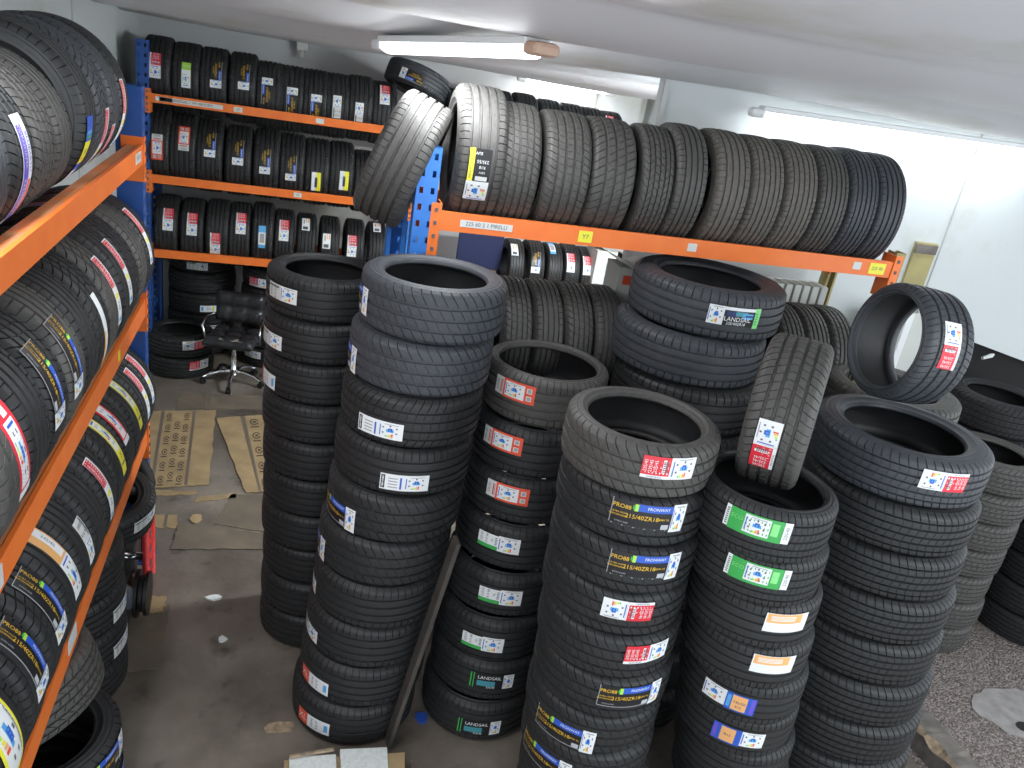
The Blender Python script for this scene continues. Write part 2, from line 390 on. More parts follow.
        it.append(('r', .06, -.042, .15, .042, 'blue', 1)); it.append(('r', .085, -.036, .098, .036, 'sky', 2)); it.append(('r', .07, -.03, .08, .03, 'green', 2)); it.append(('r', -.03, -.042, .06, .042, 'yellow', 1)); it.append(('t', '205', .02, 0, .03, 'print', PI/2)); it.append(('r', -.06, -.042, -.03, .042, 'blue', 1)); it.append(('r', -.15, -.042, -.06, .042, 'white', 1)); it.append(('r', -.02, -.01, .0, .03, 'gold', 2))
    elif d == 'redstrip':    # long thin L .30
        it.append(('r', -.15, -.032, .15, .032, 'white', 1)); it.append(('r', .01, -.020, .145, .030, 'red', 2)); it.append(('t', '205/45R17', .08, .012, .02, 'white', 0)); it.append(('r', -.14, -.02, -.12, .02, 'sky', 2)); it.append(('t', 'EU', -.07, 0, .03, 'print', 0)); it.append(('r', -.04, -.02, -.02, .02, 'yellow', 2))
    elif d == 'yellowstrip': # L .30
        it.append(('r', -.16, -.034, .16, .034, 'yellow', 1)); eu(it, -.14, -.024, .04, .024); bars(it, .10, -.026, .12, .026, 'print', 1); it.append(('t', 'XL', .07, 0, .03, 'print', 0))
    elif d == 'yellowbig':
        it.append(('r', -.16, -.07, .16, .07, 'yellow', 1)); eu(it, -.13, -.055, .13, .05)
    elif d == 'redframelong': # red bordered long white
        it.append(('r', -.14, -.045, .14, .045, 'red', 1)); eu(it, -.09, -.030, .11, .030); it.append(('r', .115, -.045, .14, .045, 'white', 2)); it.append(('r', -.13, -.01, -.10, .02, 'white', 2))
    elif d == 'orangelong':
        it.append(('r', -.16, -.042, .0, .042, 'peach', 1)); it.append(('r', -.15, -.005, -.01, .035, 'white', 2)); it.append(('t', '245/45', -.08, .015, .022, 'print', 0)); eu(it, .0, -.042, .16, .042)
    elif d == 'peachstrip':
        it.append(('r', -.15, -.025, .15, .025, 'white', 1)); it.append(('r', .0, -.025, .15, -.005, 'peach', 2)); it.append(('r', .12, -.02, .145, .022, 'peach', 2))
    elif d == 'greentop':
        it.append(('r', -.10, -.035, .04, .035, 'white', 1)); it.append(('r', .04, -.035, .10, .035, 'lime', 1)); eu(it, -.09, -.03, .03, .03); it.append(('t', 'ECO', .07, 0, .025, 'white', PI/2))
    elif d == 'whiteblue':
        it.append(('r', -.10, -.03, .10, .03, 'white', 1)); it.append(('r', -.10, -.03, -.07, .03, 'sky', 2)); it.append(('r', .04, -.03, .10, .03, 'sky', 2)); it.append(('r', -.05, -.02, .03, .02, 'grey', 2)); it.append(('r', -.04, -.01, -.02, .015, 'peach', 2))
    elif d == 'yellowhalf':
        it.append(('r', -.085, -.04, .085, .0, 'yellow', 1)); it.append(('r', -.085, .0, .085, .04, 'white', 1)); it.append(('r', -.05, -.01, .04, .012, 'navy', 2))
    elif d == 'orangetop':
        it.append(('r', -.07, -.035, .07, .035, 'white', 1)); it.append(('r', .015, -.03, .065, .0, 'peach', 2)); it.append(('r', -.06, -.02, -.03, .025, 'print', 2)); it.append(('r', .0, .01, .05, .02, 'grey', 2))
    elif d == 'conti':       # yellow side strip, dark text, white panel  L .25
        it.append(('r', -.02, -.05, .125, .05, 'black', 1)); it.append(('r', -.02, .026, .125, .05, 'yellow', 2)); it.append(('t', 'PREMIUM CONTACT', .05, .038, .0125, 'print', 0))
        it.append(('t', 'SUV', .105, .008, .018, 'white', PI/2)); it.append(('t', '235/55', .07, -.012, .020, 'white', PI/2)); it.append(('t', 'R18', .045, -.012, .018, 'white', PI/2)); it.append(('t', '100V', .022, -.014, .014, 'white', PI/2)); it.append(('r', -.016, -.04, .004, .014, 'offwhite', 2))
        eu(it, -.115, -.052, -.02, .052)
    return it
LC = {}
def label_mesh(d, Rr, wd):
    k = (d, round(Rr, 3), round(wd, 2))
    if k in LC: return LC[k]
    mb = MB(); us = []
    def bend(u, v, h):
        f_ = crown(max(-.49, min(.49, v/wd)))
        rr = Rr*f_ + h; a = u/Rr; return (rr*math.cos(a), rr*math.sin(a), v)
    for ei, e in enumerate(design(d)):
        if e[0] == 'r':
            _, u0, v0, u1, v1, c, lay = e; h = .0012 + .00008*ei
            n = max(1, int(abs(u1-u0)/.012)); k2 = max(1, int(abs(v1-v0)/.02))
            V = [bend(u0+(u1-u0)*i/n, v0+(v1-v0)*j/k2, h) for i in range(n+1) for j in range(k2+1)]
            Fs = [(i*(k2+1)+j, (i+1)*(k2+1)+j, (i+1)*(k2+1)+j+1, i*(k2+1)+j+1) for i in range(n) for j in range(k2)]
            mb.add(V, Fs, LI[c])
        else:
            _, s, u, v, size, c, rot = e; tv, tf = text_mesh(s); cr, sr = math.cos(rot)*size, math.sin(rot)*size
            mb.add([bend(u + x*cr - y*sr, v + x*sr + y*cr, .0014+.00008*ei) for x, y in tv], tf, LI[c])
    me = mesh('label', mb.v, mb.f, [M[k_] for k_ in MATS_L], mb.m)
    LC[k] = me; return me
DESC = {'redwhite':'red and white label','redframe':'red framed white label','greenline':'white label with green line','greenframe':'green framed label','gold':'black and gold printed label','goldrack':'gold and blue printed label',
 'white':'plain white paper label','plain':'white size label','pink':'orange and white label','landsail':'dark picture label, green edge','landsail2':'dark picture label, green end','orangewhite':'orange and white label','blueorange':'blue and orange label',
 'blueorange2':'blue and orange label','purple':'purple and white label','yellowblue':'yellow and blue label','redstrip':'red and white strip label','yellowstrip':'yellow edged strip label','yellowbig':'yellow bordered label','redframelong':'red bordered label','orangelong':'white and orange label',
 'peachstrip':'white and peach strip label','greentop':'lime topped white label','whiteblue':'white and light blue label','yellowhalf':'half yellow label','orangetop':'orange marked white label','conti':'yellow, black and white label'}
def sticker(t, d, px, py, flip=0, turn=0.0):
    """put a printed label on the tread of tyre t where the sight line through (px,py) meets it"""
    Mi = t.matrix_world.inverted(); o = Mi @ Vector(EYE); dr = (Mi.to_3x3() @ Vector(ray(px, py)))
    Rr = t['_D']/2; wd = t['_w']
    a = dr.x**2+dr.y**2; b = 2*(o.x*dr.x+o.y*dr.y); c = o.x**2+o.y**2-(Rr*.993)**2
    disc = b*b-4*a*c
    if disc < 0:
        s = -b/(2*a)
    else: s = (-b-math.sqrt(disc))/(2*a)
    p = o + dr*s; phi = math.atan2(p.y, p.x)
    z = max(-.17*wd, min(.17*wd, p.z))
    ob = newobj('label', label_mesh(d, Rr, wd), t)
    ob.rotation_euler = (PI if flip else 0, 0, phi); ob.location = (0, 0, z)
    ob['label'] = DESC[d]
    return ob

NTH = ['first','second','third','fourth','fifth','sixth','seventh','eighth','ninth','tenth','eleventh','twelfth','thirteenth','fourteenth','fifteenth','sixteenth']
ORD = ['topmost','second from top','third from top','fourth from top','fifth from top','sixth from top','seventh from top','eighth from top','ninth from top','tenth from top','eleventh from top','twelfth from top']
def stack(gname, where, top, base, D, wd, N, pat='rib', rub='rubber_new', rb=.66, lab={}, Ds={}, pats={}, rubs={}, off={}, jit=.008, tilt_top=None, desc=''):
    """top, base: (x, y) of the pile axis at its top and at the ground"""
    out = []
    for i in range(N):
        z = (N-1-i+.5)*wd; t = z/(N*wd)
        x = base[0]+(top[0]-base[0])*t; y = base[1]+(top[1]-base[1])*t
        if i in off: x += off[i][0]; y += off[i][1]
        elif i: x += random.uniform(-jit, jit); y += random.uniform(-jit, jit)
        Di = Ds.get(i, D)
        lb = '%s tyre from top%s, %s' % (NTH[i] if i else 'first', (', '+DESC[lab[i][0]]) if i in lab else ', no label showing', where)
        r = tyre(Matrix.Translation((x, y, z)), Di, wd, lb, gname, pats.get(i, pat), rubs.get(i, rub), rb)
        if i in lab: sticker(r, *lab[i])
        out.append(r)
    return out

# ------------------------------------------------------------------ setting
def quad(name, pts, m, thick, nrm, kind='structure'):
    v = [Vector(p) for p in pts]; n = Vector(nrm)*thick
    V = v+[p+n for p in v]; k = len(v)
    Fc = [tuple(range(k)), tuple(range(k, 2*k))[::-1]]+[(i, i+k, (i+1) % k+k, (i+1) % k) for i in range(k)]
    o = newobj(name, mesh(name, V, Fc, m)); o['kind'] = kind; return o
XW, YW, XS, YR, XE = -1.4, 8.5, 3.62, 4.4, 7.2
SPLIT = 3.45
quad('floor', [(XW,-1,0),(SPLIT,-1,0),(SPLIT,YW,0),(XW,YW,0)], M['floor'], .1, (0,0,-1))
quad('floor', [(SPLIT,-1,0),(XE+2,-1,0),(XE+2,YR+.4,0),(SPLIT,YR+.4,0)], M['gravel'], .1, (0,0,-1)).name = 'floor_yard'
quad('wall_left', [(XW,-1,0),(XW,YW,0),(XW,YW,3.5),(XW,-1,3.5)], M['wall'], .1, (-1,0,0))
quad('wall_back', [(XW-.1,YW,0),(XS+.1,YW,0),(XS+.1,YW,3.3),(XW-.1,YW,3.3)], M['wallback'], .1, (0,1,0))
quad('wall_side', [(XS,YW,0),(XS,YR+.1,0),(XS,YR+.1,3.4),(XS,YW,3.4)], M['wall'], .1, (1,0,0))
quad('wall_right', [(1.95,YR,1.0),(4.3,YR,1.0),(4.62,YR,1.87),(XE,YR,1.30),(XE,YR,3.5),(1.95,YR,3.5)], M['wall'], .06, (0,1,0))
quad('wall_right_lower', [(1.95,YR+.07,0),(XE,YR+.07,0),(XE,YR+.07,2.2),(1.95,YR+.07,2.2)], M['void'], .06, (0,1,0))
# ceiling: one sagging sheet surface, with an opening above the room's front
def ceiling():
    V = []; Fc = []; xs = np.arange(XW, XE+.01, .1); ys = np.arange(-1, YW+.01, .05)
    for y in ys:
        for x in xs: V.append((x, y, ceil_surf(x, y)))
    nx = len(xs)
    for j in range(len(ys)-1):
        for i in range(nx-1):
            if 1.55 < ys[j] < 1.97 and .55 < xs[i] < .78: continue
            Fc.append((j*nx+i, (j+1)*nx+i, (j+1)*nx+i+1, j*nx+i+1))
    o = newobj('ceiling', mesh('ceiling', V, Fc, M['ceiling'], smooth=True)); o['kind'] = 'structure'
    so = o.modifiers.new('solid', 'SOLIDIFY'); so.thickness = .03; so.offset = -1
ceiling()
# wall panel joints
for i, (y0) in enumerate((6.1, 3.2)):
    mb = MB(); mb.box((XW+.004, y0, 1.7), (.008, .012, 3.4)); o = mb.build('trim_%d' % (i+1), M['wallback']); o['kind'] = 'structure'
mb = MB(); mb.box((1.965, YR-.012, 2.3), (.03, .02, 2.2)); o = mb.build('trim_3', M['wallback']); o['kind'] = 'structure'
mb = MB(); mb.box((ony(953,215,YR)[0], YR-.004, 2.6), (.010, .008, 1.9), Matrix.Rotation(.0, 3, 'Y')); o = mb.build('trim_4', M['wallback']); o['kind'] = 'structure'

# ------------------------------------------------------------------ ceiling lamps
def lamp(p0, p1, width, label, brown=False, power=TUBE_POWER, name='tube_light'):
    p0 = Vector(p0); p1 = Vector(p1); c = (p0+p1)/2; d = p1-p0; L = d.length
    ang = math.atan2(d.y, d.x); slope = math.atan2(d.z, math.hypot(d.x, d.y))
    Mx = Matrix.Translation(c) @ Matrix.Rotation(ang, 4, 'Z') @ Matrix.Rotation(-slope, 4, 'Y')
    r = empty(name, Mx=Mx); tag(r, label, 'light')
    mb = MB(); mb.box((0,0,.022), (L+.04, width, .03)); mb.build('housing', M['fixture'], r, bevel=.006)
    mb = MB(); n = 10; prof = [(math.cos(PI+PI*i/n)*width*.46, math.sin(PI+PI*i/n)*width*.34) for i in range(n+1)]
    V = [(x, y, z+.006) for x in (-L/2, L/2) for y, z in prof]
    mb.add(V, [(i, i+1, n+2+i, n+1+i) for i in range(n)]+[tuple(range(n+1)), tuple(range(n+1, 2*n+2))[::-1]]); mb.build('diffuser', M['tubeglow'], r, smooth=False)
    for s in (-1, 1):
        mb = MB(); mb.box((s*(L/2+.045), 0, -.002), (.09, width*.98, .05)); e = mb.build('end_cap', M['browncap'] if (brown and s > 0) else M['fixture'], r, bevel=.02)
    for k, (ang_, sh) in enumerate(((-.80,.30),(0,.40),(.80,.30))):
        ld = bpy.data.lights.new('tube_lamp', 'AREA'); ld.shape = 'RECTANGLE'; ld.size = L; ld.size_y = width*.5; ld.energy = power*L*sh; ld.color = (.94,.97,1)
        lo = bpy.data.objects.new('tube_lamp', ld); link(lo, r); lo.location = (0, math.sin(ang_)*width*.5, -.06+.0*abs(ang_)); lo.rotation_euler = (ang_, 0, 0)
    return r
def cpt(x, y):
    d = ray(x, y); s = .5
    for i in range(4000):
        P = EYE+d*s
        if P[2] > ceil_surf(P[0], P[1]) - .055: break
        if P[1] > 8.3: break
        s += .004
    return P
def on_ceil(X, Y, dz=.06): return (X, Y, ceil_surf(X, Y)-dz)
lamp((.417,4.15,3.150), (.86,3.2,3.235), .13, 'curved ceiling light with brown end cap above the back racking', brown=True, power=16)
lamp((2.16,8.15,3.00), (3.0,8.15,3.00), .07, 'short tube light at the back wall above the far tyres', power=12)
lamp((2.35,4.85,3.08), (3.5,4.85,3.08), .08, 'added unseen tube light in the back bay behind the right white wall', power=115)  # hidden fixture, added to brighten the back racking
lamp((2.50,4.22,3.125), (4.6,4.22,3.165), .07, 'long tube light along the top of the right white wall', power=3)
lamp((3.0,.6,3.40), (4.4,.6,3.40), .08, 'added unseen tube light on the ceiling toward the yard side', power=32)  # out of view, invented to even out the light on the near stacks
lamp((-.75,1.2,3.36), (-.75,2.6,3.27), .08, 'added unseen tube light on the ceiling above the left rack', power=20)  # added outside the frame to light the left rack and floor
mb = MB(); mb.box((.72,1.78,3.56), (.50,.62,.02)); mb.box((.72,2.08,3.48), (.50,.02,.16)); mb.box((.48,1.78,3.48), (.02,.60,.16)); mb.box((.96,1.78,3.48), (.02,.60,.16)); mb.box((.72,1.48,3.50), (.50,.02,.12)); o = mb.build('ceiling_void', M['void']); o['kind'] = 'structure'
mb = MB(); mb.box((3.27,8.40,1.5), (.44,.16,3.0)); mb.box((3.06,8.31,1.5), (.02,.02,2.96)); o = mb.build('trim_5', M['wall']); o['kind'] = 'structure'

# ------------------------------------------------------------------ racking
def perf_post(h, wx, m, name, parent, Mx, pitch=.075, dp=.07):
    """upright of folded sheet: a punched front face and two return flanges; front faces local -Y, foot at origin"""
    mb = MB(); hw = wx/2; xs = [-hw, -hw*.72, -hw*.36, hw*.36, hw*.72, hw]; n = int(h/pitch)
    for i in range(n):
        z0 = i*pitch; za = z0+pitch*.3; zb = z0+pitch*.68; z1 = z0+pitch
        zs = [z0, za, zb, z1]
        for a in range(3):
            for b in range(5):
                if a == 1 and b in (1, 3): continue
                x0, x1 = xs[b], xs[b+1]
                mb.add([(x0,0,zs[a]),(x1,0,zs[a]),(x1,0,zs[a+1]),(x0,0,zs[a+1])], [(0,1,2,3)])
    for x in (-hw, hw): mb.add([(x,0,0),(x,dp,0),(x,dp,n*pitch),(x,0,n*pitch)], [(0,1,2,3)])
    for s in (-1, 1): mb.add([(s*hw,dp,0),(s*hw*.55,dp,0),(s*hw*.55,dp,n*pitch),(s*hw,dp,n*pitch)], [(0,1,2,3)])
    o = mb.build(name, m, parent); o.matrix_local = Mx
    so = o.modifiers.new('s', 'SOLIDIFY'); so.thickness = .003; so.offset = 0
    mb = MB(); mb.box((0,.035,.004), (wx+.05,.13,.008)); f = mb.build('foot_plate', m, o)
    return o
def beam(L, hgt, dep, parent, Mx, brk=.2, ends=(1,1), m=None):
    """box beam along local X from 0 to L, front faces local -Y, top at z 0, with a stepped top edge"""
    mb = MB(); P = [(0,0),(dep,0),(dep,-hgt),(0,-hgt)]
    prof = [(0,-.0),(.016,0),(.022,-.006),(dep,-.006),(dep,-hgt),(0,-hgt)]
    k = len(prof); V = [(x, y, z) for x in (0, L) for y, z in prof]
    mb.add(V, [tuple(range(k)), tuple(range(k, 2*k))[::-1]]+[(i, k+i, k+(i+1) % k, (i+1) % k) for i in range(k)])
    o = mb.build('beam', [m or M['orange'], M['dust_orange']], parent); o.matrix_local = Mx
    if dep > .06: o.data.polygons[2+2].material_index = 1
    for e, x in zip(ends, (-.022, L+.022)):
        if not e: continue
        mb = MB(); mb.box((x, -.004, .035-brk/2), (.048, .006, brk)); mb.box((x-math.copysign(.022, x-.01), .05, .035-brk/2), (.005, .10, brk))
        for q in range(4): mb.box((x, -.009, .035-brk*(q+.5)/4), (.012, .006, .018), mi=1)
        mb.build('bracket', [o.data.materials[0], M['l_print']], o)
    return o
def note(parent, x, z, wd, h, m, txt=None, size=.03):
    mb = MB(); mb.box((x, -.0012, z), (wd, .002, h))
    if txt:
        tv, tf = text_mesh(txt); mb.add([(x+a*size, -.003, z+b*size) for a, b in tv], tf, 1)
    return mb.build('paper_label', [m, M['l_print']], parent)
I4 = Matrix.Identity(4)
def TR(x, y, z, rz=0): return Matrix.Translation((x, y, z)) @ Matrix.Rotation(rz, 4, 'Z')

# left racking: beams run along world Y, front faces +X
XL = -.72; LY1 = 4.42; LZ = [2.505, 1.70, .915]; LG = .45
rk = empty('pallet_rack', (XL, LY1, 0)); tag(rk, 'orange and blue racking along the left wall, nearest the viewer', 'rack')
def L2W(Mx): return Mx
RzL = Matrix.Rotation(PI/2, 4, 'Z')      # local X -> +Y, local -Y -> +X
Linv = Matrix.Translation((-XL, -LY1, 0))
for yy in (LY1+.05, LY1-2.75-.10):
    for xf, flip in ((XL-.004, 0), (XL-LG-.13, 1)):
        perf_post(2.78, .085, M['blue_dark'], 'upright', rk, Linv @ TR(xf, yy, 0, PI/2 if not flip else -PI/2), dp=.12)
    for zz in (.35, 1.1, 1.9, 2.6):
        mb = MB(); mb.box((XL-LG/2-.07, yy, zz), (LG, .02, .04)); b = mb.build('brace', M['blue_dark'], rk); b.matrix_local = Linv
LB = []
for z in LZ:
    b = beam(2.75, .095, .07, rk, Linv @ TR(XL, LY1-2.75, z, PI/2), brk=.22, ends=(1,1)); LB.append(b)
    beam(1.75, .095, .05, rk, Linv @ TR(XL, LY1-2.85-1.75, z, PI/2), brk=.22, ends=(0,1))
    beam(2.75, .095, .05, rk, Linv @ TR(XL-LG-.10, LY1, z, -PI/2), brk=.22); beam(1.75, .095, .05, rk, Linv @ TR(XL-LG-.10, LY1-2.85, z, -PI/2), brk=.22, ends=(0,0))
note(LB[0], 2.62, -.045, .14, .05, M['l_offwhite'], 'UHP 17', .03)
note(LB[0], .15, -.03, .10, .05, M['l_offwhite'], 'UHP', .03)
note(LB[1], .40, -.045, .05, .07, M['l_offwhite']); note(LB[1], 2.05, -.045, .035, .05, M['l_yellow'])
note(LB[2], 1.05, -.03, .12, .07, M['l_offwhite'])

# back racking: front plane Y = 7.4, faces -Y
YB = 7.4; BZ = [2.453, 1.800, 1.152]; BG = .53; BX = [-1.145, 1.10, 3.46]
br = empty('pallet_rack', (BX[0], YB, 0)); tag(br, 'orange and blue racking with small tyres along the back wall', 'rack')
Binv = Matrix.Translation((-BX[0], -YB, 0))
for xi, x in enumerate((BX[0]-.055, BX[1], BX[2]+.06)):
    for y, rz in ((YB-.004, 0), (YB+BG+.16, PI)):
        perf_post(2.85 if xi == 0 else 2.6, .09, M['blue_dark'] if xi == 0 else M['blue_light'], 'upright', br, Binv @ TR(x, y, 0, rz))
    for zz in (.5, 1.3, 2.1): mb = MB(); mb.box((x, YB+BG/2+.07, zz), (.02, BG, .04)); b = mb.build('brace', M['blue_dark'], br); b.matrix_local = Binv
BB = []
for z in BZ:
    for a, b_ in ((BX[0], BX[1]-.06), (BX[1]+.06, BX[2])):
        BB.append(beam(b_-a, .07, .05, br, Binv @ TR(a, YB, z), brk=.19))
        beam(b_-a, .07, .05, br, Binv @ TR(b_, YB+BG+.15, z, PI), brk=.19)
note(BB[0], .30, -.035, .52, .035, M['l_offwhite'], '4 + LANDSAIL + PRO88 EURO', .028); note(BB[0], .12, -.035, .10, .03, M['l_lime']); note(BB[0], .68, -.035, .07, .04, M['l_offwhite'], '17', .03); note(BB[0], 1.35, -.035, .07, .04, M['l_offwhite'])
note(BB[2], 1.20, -.035, .07, .04, M['l_offwhite'], '16', .03)

# right racking: front plane Y = 3.6, faces -Y
YF = 3.6; RZ = [2.503, 1.62]; RG = .42; RX = [.655, 3.12]
rr = empty('pallet_rack', (RX[0], YF, 0)); tag(rr, 'orange beamed racking with a blue post standing by the right wall', 'rack')
Rinv = Matrix.Translation((-RX[0], -YF, 0))
perf_post(2.84, .095, M['blue_light'], 'upright', rr, Rinv @ TR(RX[0]-.075, YF-.004, 0))
perf_post(2.60, .095, M['blue_light'], 'upright', rr, Rinv @ TR(RX[0]-.12, YF+RG+.18, 0, PI))
perf_post(2.62, .06, M['ply'], 'upright', rr, Rinv @ TR(RX[1]+.075, YF+.03, 0)); perf_post(2.62, .06, M['ply'], 'upright', rr, Rinv @ TR(RX[1]+.075, YF+RG+.18, 0, PI))
RB = []
for z in RZ:
    RB.append(beam(RX[1]-RX[0]+.02, .088, .05, rr, Rinv @ TR(RX[0], YF, z), brk=.24))
    beam(RX[1]-RX[0], .088, .05, rr, Rinv @ TR(RX[1], YF+RG+.14, z, PI), brk=.24)
note(RB[0], .22, -.045, .25, .032, M['l_offwhite'], '225 60 2 1 PIRELLI', .026); note(RB[0], .71, -.045, .07, .055, M['l_yellow'], 'Y7', .03)
note(RB[0], 1.28, -.04, .05, .04, M['l_offwhite']); note(RB[0], 2.26, -.04, .05, .04, M['l_offwhite']); note(RB[0], 2.39, -.045, .10, .06, M['l_yellow'], '225 45', .026)
mb = MB(); X = ony(921,256,YR)[0]; mb.box((X,YR-.010,2.26), (.17,.024,.48)); mb.box((X,YR-.024,2.46), (.17,.01,.06), mi=1)
o = mb.build('plywood_board', [M['ply'], M['wood']]); tag(o, 'olive plywood board fixed beside the right end of the orange beam', 'board')

# ------------------------------------------------------------------ tyres on the shelves (axis along the shelf)
MXx = Matrix.Rotation(PI/2, 4, 'Y')       # local Z -> world X
MXy = Matrix.Rotation(-PI/2, 4, 'X')      # local Z -> world Y
def shelf_tyre(pos, D, wd, axis, label, group, tilt=0.0, **k):
    Mx = Matrix.Translation(pos) @ Matrix.Rotation(tilt, 4, 'Z') @ (MXx if axis == 'x' else MXy)
    return tyre(Mx, D, wd, label, group, **k)
def sagz(D, half): return math.sqrt((D/2)**2-half**2)
def back_row(z, items, where, group, D0=.60, wd0=.225, y0=None):
    yc = YB+.05+BG/2
    for i, it in enumerate(items):
        px, py_top, lab = it[0], it[1], it[2]
        X = ony(px, py_top+30, YB+.15)[0]
        top = ony(px, py_top, yc)[2]
        D = it[4] if len(it) > 4 else max(.54, min(.68, ((top-z)**2+(BG/2)**2)/(top-z)))
        zc = z + sagz(D, BG/2)
        wd = it[3] if len(it) > 3 and it[3] else wd0
        ds = (' with '+DESC[lab[0]]) if lab else ''
        r = shelf_tyre((X, yc, zc), D, wd, 'x', '%s tyre from left%s, %s' % (NTH[i], ds.replace(' with', ','), where), group, pat=it[5] if len(it) > 5 else 'rib', rub='rubber_new')
        if lab: sticker(r, *(tuple(lab[:3])+(0 if len(lab) > 3 else 1,)))
back_row(BZ[0], [
 (158,35,('redwhite',155,65,1)), (187,42,('greentop',186,75)), (214,47,('goldrack',216,74,1)), (243,52,('goldrack',244,76,1)), (269,61,('goldrack',267,91)),
 (291,65,('goldrack',292,101)), (315,69,('goldrack',316,108)), (337,73,('plain',337,107)), (360,75,('plain',359,114)), (383,81,('redwhite',385,94,1))],
 'top back shelf', 'tyres on the top back shelf')
back_row(BZ[1], [
 (158,106,('redframe',157,147,1)), (184,112,('redframe',184,138)), (210,119,('goldrack',210,144,1)), (239,125,('goldrack',238,152,1)), (267,128,('goldrack',265,161,1)),
 (292,133,('goldrack',291,168,1)), (317,138,('yellowhalf',316,182)), (341,141,('yellowhalf',344,181)), (365,150,None)],
 'middle back shelf', 'tyres on the middle back shelf')
back_row(BZ[2], [
 (167,194,('redwhite',168,219,1),.2), (193,198,('redwhite',192,224,1),.2), (218,199,('redwhite',215,244,1),.2), (240,202,('redwhite',241,223,1),.19), (263,202,('whiteblue',262,237),.19),
 (284,209,('redwhite',284,230,1),.18), (306,213,('orangetop',306,224),.18), (329,216,('orangetop',326,241),.18), (354,219,('redwhite',352,246,1),.18), (376,222,('orangetop',377,227),.18)],
 'lowest back shelf', 'tyres on the lowest back shelf', D0=.58, wd0=.2)
back_row(BZ[0], [(456,88,None),(478,88,None),(500,90,None),(524,93,None),(548,99,None),(570,103,None),(590,107,None),(609,111,('redwhite',609,124,1))],
 'far shelf seen above right rack', 'far tyres seen above the right rack')
back_row(BZ[2], [(514,239,('orangetop',512,249),.17),(534,240,('goldrack',536,262,1),.17),(552,243,('whiteblue',552,247),.17),(569,244,('redwhite',567,262,1),.17),(585,247,('redwhite',584,265,1),.17)],
 'far shelf seen below right beam', 'far tyres seen below the right beam', wd0=.17)
# floor piles under the back shelf
P4 = (-.80, 8.12)
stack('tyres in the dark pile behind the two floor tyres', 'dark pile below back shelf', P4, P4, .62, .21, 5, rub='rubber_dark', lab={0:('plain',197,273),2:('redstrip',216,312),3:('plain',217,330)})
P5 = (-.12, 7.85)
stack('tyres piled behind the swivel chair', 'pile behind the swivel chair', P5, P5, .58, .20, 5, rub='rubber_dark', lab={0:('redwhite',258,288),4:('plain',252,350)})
P2_ = (-.92, 7.50)
stack('two tyres lying in front of the back rack', 'floor pair left of the chair', P2_, P2_, .58, .20, 2, rub='rubber_new', rb=.70, lab={0:('redwhite',194,345,1),1:('redwhite',200,363)})

# right shelf, upper row
yc = YF+.05+RG/2+.02
row = [(488,86,.25,'rib','rubber_grey'),(527,104,.22,'ribsw','rubber_grey'),(574,113,.235,'ribsw','rubber_grey'),(617,133,.225,'swoop','rubber_grey'),(660,142,.21,'block','rubber_grey'),
       (697,126,.22,'rib','rubber_grey'),(738,132,.205,'rib','rubber_dusty'),(772,138,.2,'fine','rubber_dusty'),(806,143,.2,'fine','rubber_dusty'),(838,148,.2,'fine','rubber_grey'),(868,151,.19,'fine','rubber_blue'),(896,156,.2,'rib','rubber_blue')]  # bluish rubber on the last two puts haze and flare into their colour
x = RX[0]+.03; 
xs_ = []
for i, (px, py, wd, pt, rb_) in enumerate(row): xs_.append(ony(px, py+55, YF-.02)[0])
for i, (px, py, wd, pt, rb_) in enumerate(row):
    X = xs_[i]; gap = min([abs(X-xs_[j]) for j in (i-1, i+1) if 0 <= j < len(xs_)])
    top = ony(px, py, yc)[2]; h = top-RZ[0]
    D = max(.58, min(.72, (h*h+(RG/2)**2)/h)); wd = gap*1.0 if i else .23
    lb = ['leftmost tyre on the right rack top shelf, yellow and white label'] + ['grey tyre, %s from blue post, right rack top shelf' % NTH[j] for j in range(1, 12)]
    r = shelf_tyre((X, yc, RZ[0]+sagz(D, RG/2)), D, wd, 'x', lb[i], 'large tyres on the right rack top shelf', tilt=-.05, pat=pt, rub=rb_, rb=.68)
    if i == 0: sticker(r, 'conti', 478, 177, 1)
# lower row on the right rack
for i, (px, py) in enumerate([(520,268),(553,272),(586,274),(615,277),(796,277),(824,278),(852,281)]):
    pos = ony(px, py, yc); D = .61; X = ony(518 if i < 4 else 796, py+35, YF+.1)[0] + .162*(i if i < 4 else i-4)
    zc = pos[2]-D/2
    lb = '%s tyre standing on the lower right rack shelf, %s the tall stacks' % (['first','second','third','fourth','first','second','third'][i], 'left of' if i < 4 else 'right of')
    shelf_tyre((X, yc, RZ[1]+sagz(D, RG/2)), D, .158, 'x', lb, 'tyres on the right rack lower shelf', pat='rib' if i % 2 else 'ribsw', rub='rubber_grey')

LEFT_LABELS = [('purple',24,186,0),('purple',44,195,0),('yellowblue',67,165,1),('redstrip',89,160,1),('redstrip',107,140,1),('redstrip',118,118,1),
 ('redstrip',136,245,1),('redstrip',130,262,1),('redstrip',119,282,1),('peachstrip',105,330,0),('gold',60,370,0),('gold',42,395,0),('redframelong',26,440,0),('redstrip',3,462,1),
 ('redstrip',150,375,1),('redstrip',141,388,1),('yellowstrip',130,398,0),('yellowstrip',122,422,0),('redframelong',101,437,0),('redstrip',104,492,1),('plain',90,532,0),('orangelong',64,555,0),('gold',48,600,0),('gold',30,655,0),('yellowbig',8,735,0)]
